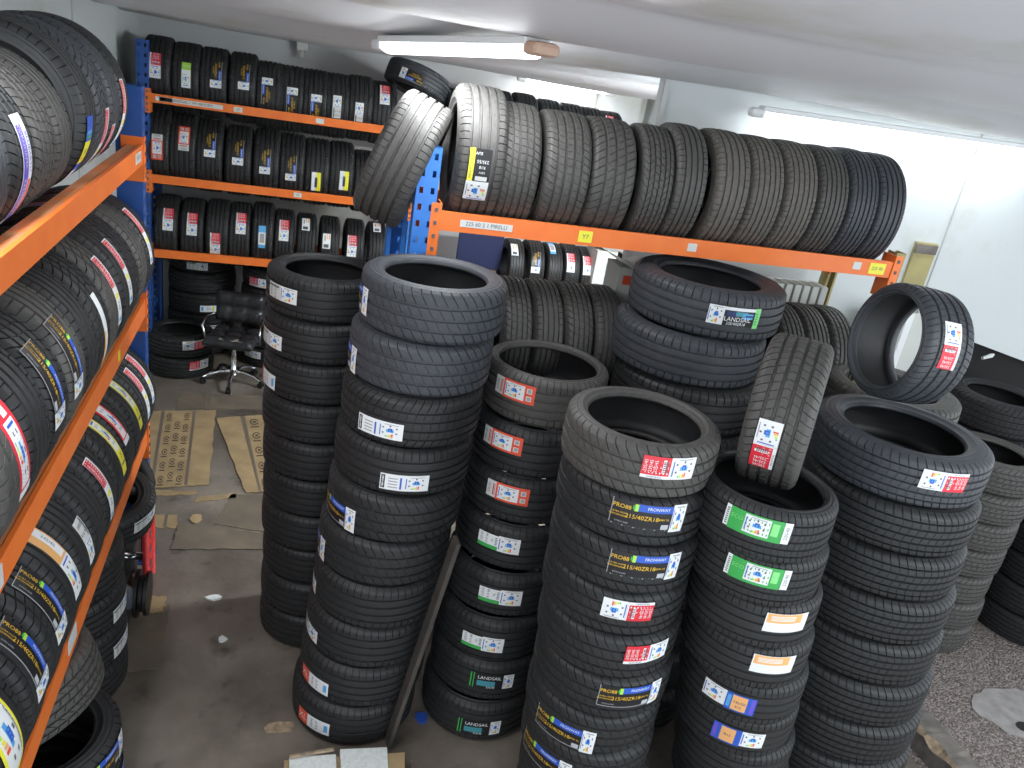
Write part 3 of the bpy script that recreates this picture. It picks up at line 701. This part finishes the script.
# left shelves (axis along Y)
xc = XL-.07-LG/2+.03
def left_row(z, n, y1, Ds, wd, where, group, labs, pats, rubs):
    y = y1; out = []
    for i in range(n):
        D = Ds[i % len(Ds)]; w_ = wd[i % len(wd)]
        y -= w_/2
        la = labs.get(i); ds = (' with '+DESC[la[0]]) if la else ''
        r = shelf_tyre((xc-(.04 if z > 2.2 else 0), y, z+sagz(D, .2)), D, w_, 'y', 'tyre%s, %s from far end, %s' % (ds, NTH[i], where), group, pat=pats[i % len(pats)], rub=rubs[i % len(rubs)], rb=.68)
        y -= w_/2
        if la: sticker(r, *la)
        out.append((r, y))
    return out
LT = []
LT += [q[0] for q in left_row(LZ[0], 9, LY1-.34, [.625,.625,.62,.62,.55,.55,.55,.55,.55], [.20,.20,.22,.22,.22,.22,.24], 'left rack top shelf', 'tyres on the left rack top shelf', {}, ['rib','rib','arrow','rib','rib','ribsw','ribsw'], ['rubber_new','rubber_blue','rubber_blue','rubber_new','rubber_grey','rubber_grey'])]
LT += [q[0] for q in left_row(LZ[1], 11, LY1-.06, [.66,.66,.66,.67], [.215], 'left rack middle shelf', 'tyres on the left rack middle shelf', {}, ['rib','rib','ribsw','rib','swoop','arrow'], ['rubber_new','rubber_grey','rubber_new'])]
LT += [q[0] for q in left_row(LZ[2], 12, LY1-.02, [.65], [.215], 'left rack lowest shelf', 'tyres on the left rack lowest shelf', {}, ['rib','rib','rib','rib','arrow'], ['rubber_new'])]
def hit(t, px, py):
    Mi = t.matrix_world.inverted(); o = Mi @ Vector(EYE); dr = (Mi.to_3x3() @ Vector(ray(px, py))); Rr = t['_D']/2
    a = dr.x**2+dr.y**2; b = 2*(o.x*dr.x+o.y*dr.y); c = o.x**2+o.y**2-Rr**2; disc = b*b-4*a*c
    if disc < 0: return None
    s_ = (-b-math.sqrt(disc))/(2*a); p = o+dr*s_
    return s_ if abs(p.z) < t['_w']*1.3 else None
used = {}
for d, px, py, fl in LEFT_LABELS:
    best = None
    for t in LT:
        h_ = hit(t, px, py)
        if h_ and t.name not in used and (best is None or h_ < best[0]): best = (h_, t)
    if best and best[1].name not in used:
        t = best[1]; used[t.name] = 1; sticker(t, d, px, py, fl)
        t['label'] = 'tyre with '+DESC[d]+','+t['label'].split(',', 1)[1]
    else: print('NOHIT', d, px, py, best and best[1].name)

# ------------------------------------------------------------------ the free standing stacks
stack('tyres in the slim stack behind the left front stack', 'slim stack at left behind the tallest', tuple(onz(327,266,2.11)[:2]), (.24,3.88), .57, .211, 10,
      pat='rib', rb=.70, lab={0:('plain',281,293),1:('plain',270,338),2:('pink',266,376)})
stack('tyres in the left front stack', 'tall stack left of leaning plank', tuple(onz(439,271,2.32)[:2]), (.44,3.21), .62, .232, 10, rb=.70,
      pats={0:'swoop',1:'swoop',2:'ribsw',4:'swoop',5:'swoop'}, rubs={0:'rubber_blue',1:'rubber_blue',2:'rubber_new'},  # paler bluish top tyres carry the overhead tube light in their colour
      lab={0:('gold',352,291),1:('gold',338,350),2:('white',379,428),3:('white',404,487),4:('gold',333,522),5:('gold',310,552),6:('plain',305,583),7:('plain',309,631),8:('pink',313,681),9:('pink',312,722)})
stack('tyres in the stack with red framed labels', 'stack right of leaning plank', tuple(onz(550,358,1.92)[:2]), (1.08,3.15), .59, .24, 8, rb=.80, pat='rib', rubs={0:'rubber_grey'},  # top tyre greyer: light from the tubes put into the rubber
      lab={0:('redframe',514,388),1:('redframe',502,437),2:('redframe',507,492),3:('greenline',498,543),4:('greenline',500,597),5:('greenline',482,643),6:('landsail2',491,682),7:('landsail2',478,728)})
stack('tyres in the central front stack', 'central front stack', tuple(onz(644,414,2.05)[:2]), (1.44,2.49), .585, .205, 10, rb=.74, pat='swoop', rubs={0:'rubber_grey'},  # lighter rubber on top stands for the tube light falling there
      lab={0:('redwhite',671,464),1:('gold',650,509),2:('gold',646,563),3:('redwhite',628,611,1),4:('redwhite',650,646),5:('gold',631,697),6:('gold',560,735),7:('gold',540,762)})
stack('tyres in the stack with green framed labels', 'stack under the leaning tyre', tuple(onz(765,480,1.908)[:2]), (2.21,2.42), .52, .212, 9, rb=.78, pat='rib', pats={0:'fine',1:'fine'},
      lab={0:('greenframe',760,516),1:('greenframe',759,569),2:('orangewhite',793,607),3:('orangewhite',777,657),4:('blueorange',728,699),5:('blueorange2',738,738)})
stack('tyres in the right front stack of wide tyres', 'right front stack', tuple(onz(902,424,1.98)[:2]), (2.79,2.50), .75, .22, 9, rb=.68, pat='fine', lab={0:('redwhite',945,482,1)}, rubs={0:'rubber_blue'})  # top tyre's bluish tone paints in the light from above
stack('tyres in the rear stack below the right rack', 'rear stack before the right rack', tuple(onz(711,272,2.36)[:2]), (1.93,3.22), .77, .236, 10, rb=.66, pat='rib', rubs={0:'rubber_blue',1:'rubber_blue'}, off={1:(-.05,0)}, lab={0:('landsail',735,317)})  # upper two tyres painted paler as lit by the ceiling tubes
stack('tyres in the hidden stack under the round tilted tyre', 'stack under the round tilted tyre', (3.16,3.34), (3.2,3.34), .72, .212, 9, rb=.66, pat='rib', rub='rubber_grey')
stack('grey tyres in the thin stack at right', 'worn grey stack behind right front stack', tuple(onz(917,625,0)[:2]), tuple(onz(917,625,0)[:2]), .60, .2, 7, rb=.66, pat='block', rub='rubber_grey')
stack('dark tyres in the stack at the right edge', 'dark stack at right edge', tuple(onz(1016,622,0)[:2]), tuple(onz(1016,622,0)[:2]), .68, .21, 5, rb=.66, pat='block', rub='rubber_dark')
stack('shade-darkened tyres piled under the right white wall', 'shade-darkened pile under white wall edge', (4.76,4.06), (4.76,4.06), .64, .23, 7, rb=.66, pat='ribsw', rub='rubber_dark')  # darkest rubber puts the shadow on this pile into its colour

def oriented(pos, axis, D, wd, label, up=(0,0,1), **k):
    z = Vector(axis).normalized(); x = Vector(up).cross(z).normalized(); y = z.cross(x)
    Mx = Matrix.Identity(4)
    for i in range(3): Mx[i][0] = x[i]; Mx[i][1] = y[i]; Mx[i][2] = z[i]; Mx[i][3] = pos[i]
    return tyre(Mx, D, wd, label, None, **k)
RT = Vector(R[0]); DN = Vector(R[1]); FW = Vector(R[2])
# leaning tyre on the green labelled stack
def viewaxis(r, d, f): return RT*r + DN*d + FW*f
t = oriented(atdep(784,411,3.08), viewaxis(.94,.28,-.36), .585, .235, 'grey tyre leaning upright in the stack with green framed labels', pat='arrow', rub='rubber_grey'); sticker(t, 'redwhite', 765,446, 1)
t = oriented(atdep(907,344,3.55), viewaxis(.97,.16,.28), .52, .26, 'tyre tilted on its side on a stack, hole showing white wall', pat='arrow', rub='rubber_blue', rb=.80); sticker(t, 'redwhite', 952,346, 1)
t = oriented(atdep(403,160,3.75), viewaxis(1.0,.52,.20), .62, .24, 'large tyre leaning over the left side of the blue post', pat='rib', rub='rubber_grey', rb=.66)
t = oriented(ony(418,82,7.7), viewaxis(-.42,1.0,.1), .60, .20, 'tyre lying slanted on top of the back shelf tyres', pat='rib', rub='rubber_blue'); sticker(t, 'goldrack', 410,80, 0)
# below the left rack
stack('tyres piled below the far left shelf', 'pile below left rack far end', (-.99,3.48), (-.98,3.45), .62, .200, 4, pat='rib', rub='rubber_new', lab={1:('plain',124,645),2:('plain',125,690)})
stack('tyres piled below the near left shelf', 'pile below left rack near end', (-.87,2.72), (-.87,2.72), .62, .21, 2, pat='swoop', rub='rubber_new', lab={0:('gold',105,728),1:('gold',120,745)})
oriented((-.95,2.74,.63), (-.30,.08,.95), .64, .21, 'tyre resting tilted on the near pile below the left rack', pat='block', rub='rubber_grey')
t = oriented((-.90,4.02,.66), (.10,-.15,1), .56, .19, 'tyre lying on machine parts below the left rack end', pat='rib', rub='rubber_new'); sticker(t, 'plain', 148,510)
# ------------------------------------------------------------------ swivel chair
ch = empty('swivel_chair', Mx=TR(-.43, 7.22, 0, math.radians(-12)) @ Matrix.Scale(.94, 4)); tag(ch, 'black quilted swivel chair with chrome star base before the back rack', 'chair')
ident = Matrix.Identity(4)
def pad(name, w_, h_, t_, nx, ny, parent, loc, rot):
    """quilted cushion: a thick slab whose front swells between stitched seams"""
    n = 6; V = []; Fc = []; cols = nx*n+1; rows = ny*n+1
    for side in (0, 1):
        for j in range(rows):
            for i in range(cols):
                u = i/(cols-1); v = j/(rows-1); a = abs(math.sin(PI*u*nx)); b = abs(math.sin(PI*v*ny)); q = (a*b)**.35
                e = min(1, min(u, 1-u, v, 1-v)*9+.35)
                y = (-t_/2*e - .035*q) if side == 0 else t_/2*e
                V.append(((u-.5)*w_, y, (v-.5)*h_))
    N = cols*rows
    for j in range(rows-1):
        for i in range(cols-1):
            a = j*cols+i; Fc.append((a, a+1, a+cols+1, a+cols)); Fc.append((N+a, N+a+cols, N+a+cols+1, N+a+1))
    ring = [i for i in range(cols)]+[j*cols+cols-1 for j in range(1, rows)]+[(rows-1)*cols+i for i in range(cols-2, -1, -1)]+[j*cols for j in range(rows-2, 0, -1)]
    for k in range(len(ring)): a, b = ring[k], ring[(k+1) % len(ring)]; Fc.append((a, N+a, N+b, b))
    o = newobj(name, mesh(name, V, Fc, M['leather'], smooth=True), parent); o.location = loc; o.rotation_euler = rot; return o
pad('backrest', .46, .30, .06, 3, 2, ch, (0,.19,.72), (math.radians(-8),0,0))
seat = pad('seat', .46, .44, .08, 3, 3, ch, (0,-.03,.47), (math.radians(-90),0,0))
mb = MB(); mb.box((.08,-.2,.525), (.11,.07,.004)); mb.box((-.06,-.21,.524), (.05,.05,.004)); w1 = mb.build('worn_patch', M['wornpatch'], ch)
mb = MB(); mb.tube([(0,0,.10),(0,0,.42)], [.028,.022], 14); mb.tube([(0,0,.09),(0,0,.14)], .04, 14); mb.build('gas_column', M['chrome'], ch, smooth=True)
mb = MB(); mb.box((0,0,.415), (.2,.24,.03)); mb.build('seat_plate', M['darkmetal'], ch)
for k in range(5):
    a = 2*PI*k/5 - PI/2 + .12; c, s_ = math.cos(a), math.sin(a)
    mb = MB(); mb.tube([(c*.02,s_*.02,.12),(c*.12,s_*.12,.125),(c*.22,s_*.22,.10),(c*.285,s_*.285,.072)], [.024,.021,.017,.013], 10); lg = mb.build('leg', M['chrome'], ch, smooth=True)
    mb = MB(); 
    for d in (-.014, .014):
        mb.tube([(c*.285-s_*d-s_*.008, s_*.285+c*d+c*.008, .028),(c*.285-s_*d+s_*.008, s_*.285+c*d-c*.008, .028)], .028, 14)
    mb.box((c*.285, s_*.285, .055), (.03,.03,.03)); mb.build('castor', M['darkmetal'], lg)
for s_ in (-1, 1):
    mb = MB(); mb.tube([(s_*.20,-.02,.43),(s_*.26,-.06,.46),(s_*.27,-.12,.60),(s_*.26,-.02,.66),(s_*.24,.16,.64)], .012, 8); mb.build('armrest', M['chrome'], ch, smooth=True)

# ------------------------------------------------------------------ things on the floor
def floor_piece(name, px, m, label, cat, z=.004, thick=.004, group=None, extra=None):
    P = [onz(x, y, z) for x, y in px]; mb = MB(); mb.prism([(p[0], p[1]) for p in P][::-1], z-thick, z)
    o = mb.build(name, m); tag(o, label, cat, group)
    return o, P
def sheet(px, label, strips, prints, m='card', z=.006, group=None, seamcol='tape'):
    """flattened box: panels, darker taped folds as strips, printed marks as small dark signs; px corners tl,tr,br,bl"""
    P = [Vector(onz(x, y, z)) for x, y in px]
    r = empty('cardboard_sheet', P[3]); tag(r, label, 'cardboard', group); off = r.location.copy()
    def at(u, v, dz=0): a = P[0].lerp(P[1], u); b = P[3].lerp(P[2], u); q = b.lerp(a, v); return q+Vector((0,0,dz))-off
    n = 14; mb = MB(); V = []; rnd = random.Random(int(px[0][0]))
    edge = [at(i/n, 1) for i in range(n+1)]+[at(1, 1-i/n) for i in range(1, n+1)]+[at(1-i/n, 0) for i in range(1, n+1)]+[at(0, i/n) for i in range(1, n)]
    edge = [e+Vector((rnd.uniform(-.008,.008), rnd.uniform(-.008,.008), 0)) for e in edge]
    k = len(edge); mb.add([e+Vector((0,0,-.004)) for e in edge]+edge, [tuple(range(k)), tuple(range(k, 2*k))[::-1]]+[(i, k+i, k+(i+1) % k, (i+1) % k) for i in range(k)])
    mb.build('panel', M[m], r)
    for u0, u1 in strips:
        mb = MB(); mb.add([at(u0,.01,.001), at(u1,.01,.001), at(u1,.99,.001), at(u0,.99,.001)], [(0,1,2,3)]); mb.build('fold_strip', M[seamcol], r)
    if prints:
        u0, u1, nu, nv = prints; mb = MB()
        for i in range(nu):
            for j in range(nv):
                u = u0+(u1-u0)*(i+.5)/nu; v = (j+.5+(.25 if i % 2 else 0))/nv
                if v > .95: continue
                du = (u1-u0)/nu*.34; dv = .30/nv
                for a in range(9):                    # broken ring sign with a bar below
                    t0 = 2*PI*a/10+.3; t1 = t0+.55
                    q = [at(u+du*rr*math.cos(t), v+dv*rr*math.sin(t)*.8, .0015) for rr, t in ((.7,t0),(1,t0),(1,t1),(.7,t1))]
                    mb.add(q, [(0,1,2,3)])
                mb.add([at(u-du, v-dv*1.35, .0015), at(u+du*.9, v-dv*1.35, .0015), at(u+du*.9, v-dv*1.1, .0015), at(u-du, v-dv*1.1, .0015)], [(0,1,2,3)])
                mb.add([at(u-du*.3, v-dv*.2, .0015), at(u+du*.4, v-dv*.2, .0015), at(u+du*.4, v+dv*.2, .0015), at(u-du*.3, v+dv*.2, .0015)], [(0,1,2,3)])
        mb.build('printed_signs', M['card_print'], r)
    return r
sheet([(150,411),(216,410),(209,485),(137,488)], 'printed cardboard sheet on the floor between left rack and chair', [(.17,.22),(.645,.69)], (.24,.63,3,6), z=.008)
sheet([(216,418),(275,414),(278,490),(246,493)], 'flattened cardboard box beside the slim stack with printed right half', [(.40,.48)], (.50,.98,2,5), z=.008)
sheet([(178,393),(268,396),(268,409),(176,409)], 'brown dirty cardboard strip just in front of the chair', [(.3,.36)], None, m='card_dirty', z=.004)
sheet([(232,494),(276,496),(275,533),(214,524)], 'dirt stained cardboard sheet lying left of the slim stack', [], None, m='card_dirty', z=.004)
sheet([(178,524),(276,534),(275,549),(171,549)], 'narrow trodden cardboard scrap nearest the slim stack base', [], None, m='card_dirty', z=.008)
sheet([(152,490),(198,491),(196,494),(150,496)], 'short brown cardboard sliver by the printed sheet', [], None, z=.004)
sheet([(197,497),(236,493),(235,498),(194,502)], 'thin brown cardboard sliver in the middle of the floor', [], None, z=.004)
sheet([(152,515),(178,515),(176,528),(150,527)], 'small brown cardboard scrap beside the red frame', [(.5,.62)], None, z=.004)
sheet([(124,606),(170,604),(158,668),(128,671)], 'stained cardboard sheet beside the pile under the left rack', [], None, m='card_dirty', z=.004)
sheet([(150,596),(167,596),(163,612),(148,612)], 'crumpled cardboard scrap on the stained sheet', [], None, m='card', z=.012)
# plank leaning between the stacks
a = Vector(onz(388,742,.02)); b = Vector((.98,3.10,1.02))
b = Vector(atdep(457,540,3.55)); d = b-a; mb = MB(); rot = d.to_track_quat('Z','Y').to_matrix(); mb.box((a+b)/2, (.075,.022,d.length), rot)
o = mb.build('plank', M['darkboard'], bevel=.003); tag(o, 'dark wooden plank leaning between two tall tyre stacks', 'plank')
# box with papers at the lower edge of the picture
def obox(name, px, z0, z1, m, label, cat):
    P = [onz(x, y, z1) for x, y in px]; mb = MB(); mb.prism([(p[0], p[1]) for p in P][::-1], z0, z1); o = mb.build(name, m, bevel=.002); tag(o, label, cat); return o
obox('cardboard_box', [(284,760),(405,752),(404,800),(284,810)], .0, .10, M['card'], 'brown cardboard box in front of the left stack', 'box')
obox('paper_stack', [(340,749),(387,747),(390,790),(342,792)], .101, .125, M['paper'], 'white printed paper stack on the right of the box', 'paper')
obox('paper_stack', [(289,757),(336,754),(338,800),(290,802)], .101, .112, M['paper'], 'white paper stack on the left of the box', 'paper')
mb = MB(); c0 = Vector(onz(312,753,.13)); mb.box(c0, (.20,.012,.012), Matrix.Rotation(.12, 3, 'Z')); o = mb.build('wood_stick', M['rawwood']); tag(o, 'thin wooden stick across the paper and box', 'stick')
# blocks, yard sleeper and patch
A = Vector((3.62,3.10,0)); B = Vector((3.92,2.30,0)); A = Vector(onz(903,697,.14)); B = Vector(onz(1000,800,.14)); d = (B-A); L_ = d.length; ang = math.atan2(d.y, d.x)
n = 26; V = []; Fc = []; rnd = random.Random(3)
for i in range(n+1):
    t = i/n; k = .003; ch_ = .016+.02*abs(math.sin(t*9)+.5*math.sin(t*23))
    for y, z in ((-.085,0),(-.085,.14-ch_),(-.085+ch_,.14),(.075,.14),(.085,.13),(.085,0)):
        V.append((t*L_, y+rnd.uniform(-k,k)*.5, max(0, z+rnd.uniform(-k,k)*(z>0))))
fm = []
for i in range(n):
    for q in range(5): Fc.append((i*6+q, i*6+q+1, i*6+6+q+1, i*6+6+q)); fm.append(1 if q == 1 else 0)
Fc.append(tuple(range(6))[::-1]); Fc.append(tuple(range(n*6, n*6+6))); fm += [1, 0]
o = newobj('timber_sleeper', mesh('timber_sleeper', V, Fc, [M['wood'], M['rawwood']], fm)); o.matrix_world = Matrix.Translation((A.x, A.y, 0)) @ Matrix.Rotation(ang, 4, 'Z'); tag(o, 'weathered timber sleeper with split edge lying on the gravel yard', 'timber')
P = onz(1018,712,0); mb = MB(); rnd = random.Random(5)
mb.prism([(P[0]+(.30+rnd.uniform(-.03,.03))*math.cos(t*PI/12), P[1]+(.20+rnd.uniform(-.02,.02))*math.sin(t*PI/12)) for t in range(24)], 0, .006)
o = mb.build('concrete_patch', mat('pale_concrete', (.34,.32,.31), .9, c2=(.24,.225,.215), scale=14)); tag(o, 'pale concrete patch with dark hole in the gravel yard', 'patch')
mb = MB(); P2 = onz(1024,727,.006); mb.prism([(P2[0]+.05*math.cos(t*PI/6), P2[1]+.04*math.sin(t*PI/6)) for t in range(12)], .006, .010); q = mb.build('dark_hole_disc', M['void'], o)  # flat black disc paints in the darkness of the hole

# ------------------------------------------------------------------ machine parts under the left rack end
en = empty('engine_part', (-.83,3.92,0)); tag(en, 'greasy black machine part with pulley below the left rack end', 'machine')
mb = MB(); mb.box((-.05,.02,.16), (.30,.34,.30)); mb.box((.02,.1,.36), (.2,.2,.14)); mb.box((-.1,-.1,.38), (.12,.14,.12)); mb.build('block', M['engine'], en, bevel=.012)
for k, (x, r_) in enumerate(((.13,.13),(.155,.10),(.18,.12))):
    mb = MB(); mb.tube([(x,-.05,.20),(x+.018,-.05,.20)], r_, 26); mb.build('pulley', M['darkmetal'], en)
mb = MB(); mb.tube([(-.02,-.18,.34),(.06,-.22,.40),(.12,-.20,.34),(.12,-.18,.22),(.06,-.16,.12)], .022, 10); mb.build('hose', M['l_print'], en, smooth=True)
mb = MB(); mb.tube([(.02,-.12,.46),(.06,-.12,.50),(.10,-.10,.47),(.14,-.10,.49)], .008, 8); mb.tube([(.05,-.05,.45),(.16,-.02,.42)], .02, 10); mb.build('pipe', M['chrome'], en, smooth=True)
rf = empty('red_metal_frame', (-.69,4.22,.0)); tag(rf, 'bright red metal frame standing by the blue post foot', 'frame')
mb = MB(); mb.tube([(0,-.09,.0),(0,-.09,.46),(0,-.05,.52),(0,.07,.52),(0,.11,.46),(0,.11,.0)], .02, 8); mb.build('tube_loop', M['redframe'], rf, smooth=True)
mb = MB(); mb.box((0,.01,.28), (.012,.19,.40)); mb.build('guard_plate', M['redframe'], rf)
for z in (.14,.24,.34,.44): mb = MB(); mb.box((.008,.01,z), (.006,.05,.03)); mb.build('slot', M['l_print'], rf)
# draped inner tube above
cc = Vector((-.90,4.22,.80)); pts = []
for i in range(25):
    t = 2*PI*i/24; pts.append((cc.x+.21*math.cos(t), cc.y+.20*math.sin(t), cc.z - (.16*max(0, math.cos(t))**2)+.0))
mb = MB(); mb.tube(pts, [.035+.012*math.sin(6*PI*i/24) for i in range(25)], 10); o = mb.build('inner_tube', M['rubber_dark'], smooth=True); tag(o, 'limp black inner tube draped over the tyre under the left rack', 'tube')

# ------------------------------------------------------------------ boxes and boards in the far right corner
mb = MB(); mb.box((1.84,7.70,1.40), (.46,.03,.44)); o = mb.build('navy_board', M['navyboard'], bevel=.004); tag(o, 'dark navy board on the far shelf under the right beam', 'board')
for i, (x, y, w_, h_, lb) in enumerate(((3.16,7.55,.40,.40,'plain white folded box beside the far small tyres'),(1.85,4.13,.17,.20,'white box with orange patch on the wall shelf'))):
    r = empty('white_box', (x,y,1.155 if not i else 2.022)); tag(r, lb, 'box')
    mb = MB(); mb.box((0,0,h_/2), (w_,.34 if not i else .2,h_)); mb.build('body', M['boxwhite'], r, bevel=.004)
    mb = MB()
    for s_ in (-1, 1): mb.box((s_*w_*.30, -.0, h_+.02), (w_*.45,.33 if not i else .19,.005), Matrix.Rotation(-s_*.35, 3, 'Y'))
    mb.build('flap', M['boxwhite'], r)
    if i: mb = MB(); mb.box((.01,-.104,h_*.66), (.13,.004,.05)); mb.build('patch', M['l_redorange'], r)
for k in range(9):
    X = ony(752+9*k, 268, 4.1)[0]; r = empty('packet', (X,4.10,2.022)); tag(r, 'red and white packet upright in the row under the right beam', 'packet', 'packets in a row under the right beam')
    mb = MB(); mb.box((0,0,.10), (.045,.14,.20)); mb.build('sleeve', M['boxwhite'], r, bevel=.003); mb = MB(); mb.box((0,-.072,.06), (.045,.004,.06)); mb.build('band', M['l_red'], r)
mb = MB(); mb.box((2.36,4.13,2.005), (1.27,.28,.03)); o = mb.build('wall_shelf', M['boxwhite']); tag(o, 'white shelf board against the right wall carrying the packets', 'shelf')
r = empty('white_panel_door', (3.95,4.25,0)); tag(r, 'white framed panel leaning at the wall, seen through the tilted tyre', 'panel')
mb = MB(); rt_ = Matrix.Rotation(.0, 3, 'Y'); mb.box((0,0,1.03), (.66,.03,2.05)); mb.build('panel', M['boxwhite'], r)
for x in (-.32, 0, .32): mb = MB(); mb.box((x,-.025,1.03), (.05,.02,2.05)); mb.build('stile', M['fixture'], r)
# ceiling socket, plastic cap on the wall edge, tape on tyres
mb = MB(); P = ony(302,44,8.44); mb.box(P, (.10,.08,.12)); mb.box((P[0],P[1]-.03,P[2]-.09), (.035,.03,.07)); o = mb.build('junction_box', M['boxwhite'], bevel=.008); tag(o, 'small white junction box on the back wall below the ceiling', 'box')
mb = MB(); P = ony(989,356,4.385); mb.tube([(P[0]-.05,P[1],P[2]-.02),(P[0]+.02,P[1],P[2]+.005),(P[0]+.04,P[1],P[2]+.015)], [.012,.016,.006], 10); o = mb.build('plastic_cap', M['silverp'] if 'silverp' in M else M['l_offwhite'], smooth=True); tag(o, 'small pale plastic cap at the wall edge above the dark pile', 'cap')
mb = MB(); P = Vector(atdep(568,703,3.30)); mb.tube([P+Vector((-.01,0,.03)), P+Vector((0,0,.0)), P+Vector((-.012,-.01,-.035))], [.010,.018,.012], 8); mb.box(P+Vector((.03,0,.0)), (.05,.01,.03), Matrix.Rotation(.5, 3, 'Y')); o = mb.build('tape_scrap', M['paper']); tag(o, 'crumpled white tape scrap stuck on the central front stack', 'tape')

# small litter on the concrete
for px, py, w_, h_, mt, lb in ((214,598,.05,.02,'paper','white paint chip on the bare floor right of the red frame'),(222,640,.03,.02,'paper','tiny white flake in the middle of the walkway'),
        (280,728,.09,.025,'rawwood','pale splinter on the floor left of the front stack base'),(421,718,.035,.03,'l_blue','blue plastic scrap between the two front stack bases'),
        (196,520,.04,.05,'card','torn cardboard bit on the dirty cardboard'),(143,400,.04,.03,'l_print','dark scrap on the floor by the back post')):
    P = onz(px, py, 0); rnd = random.Random(px); mb = MB()
    mb.prism([(P[0]+w_*math.cos(t*PI/4)*rnd.uniform(.6,1.1), P[1]+h_*1.5*math.sin(t*PI/4)*rnd.uniform(.6,1.1)) for t in range(8)], .0, .010)
    tag(mb.build('floor_scrap', M[mt]), lb, 'scrap')
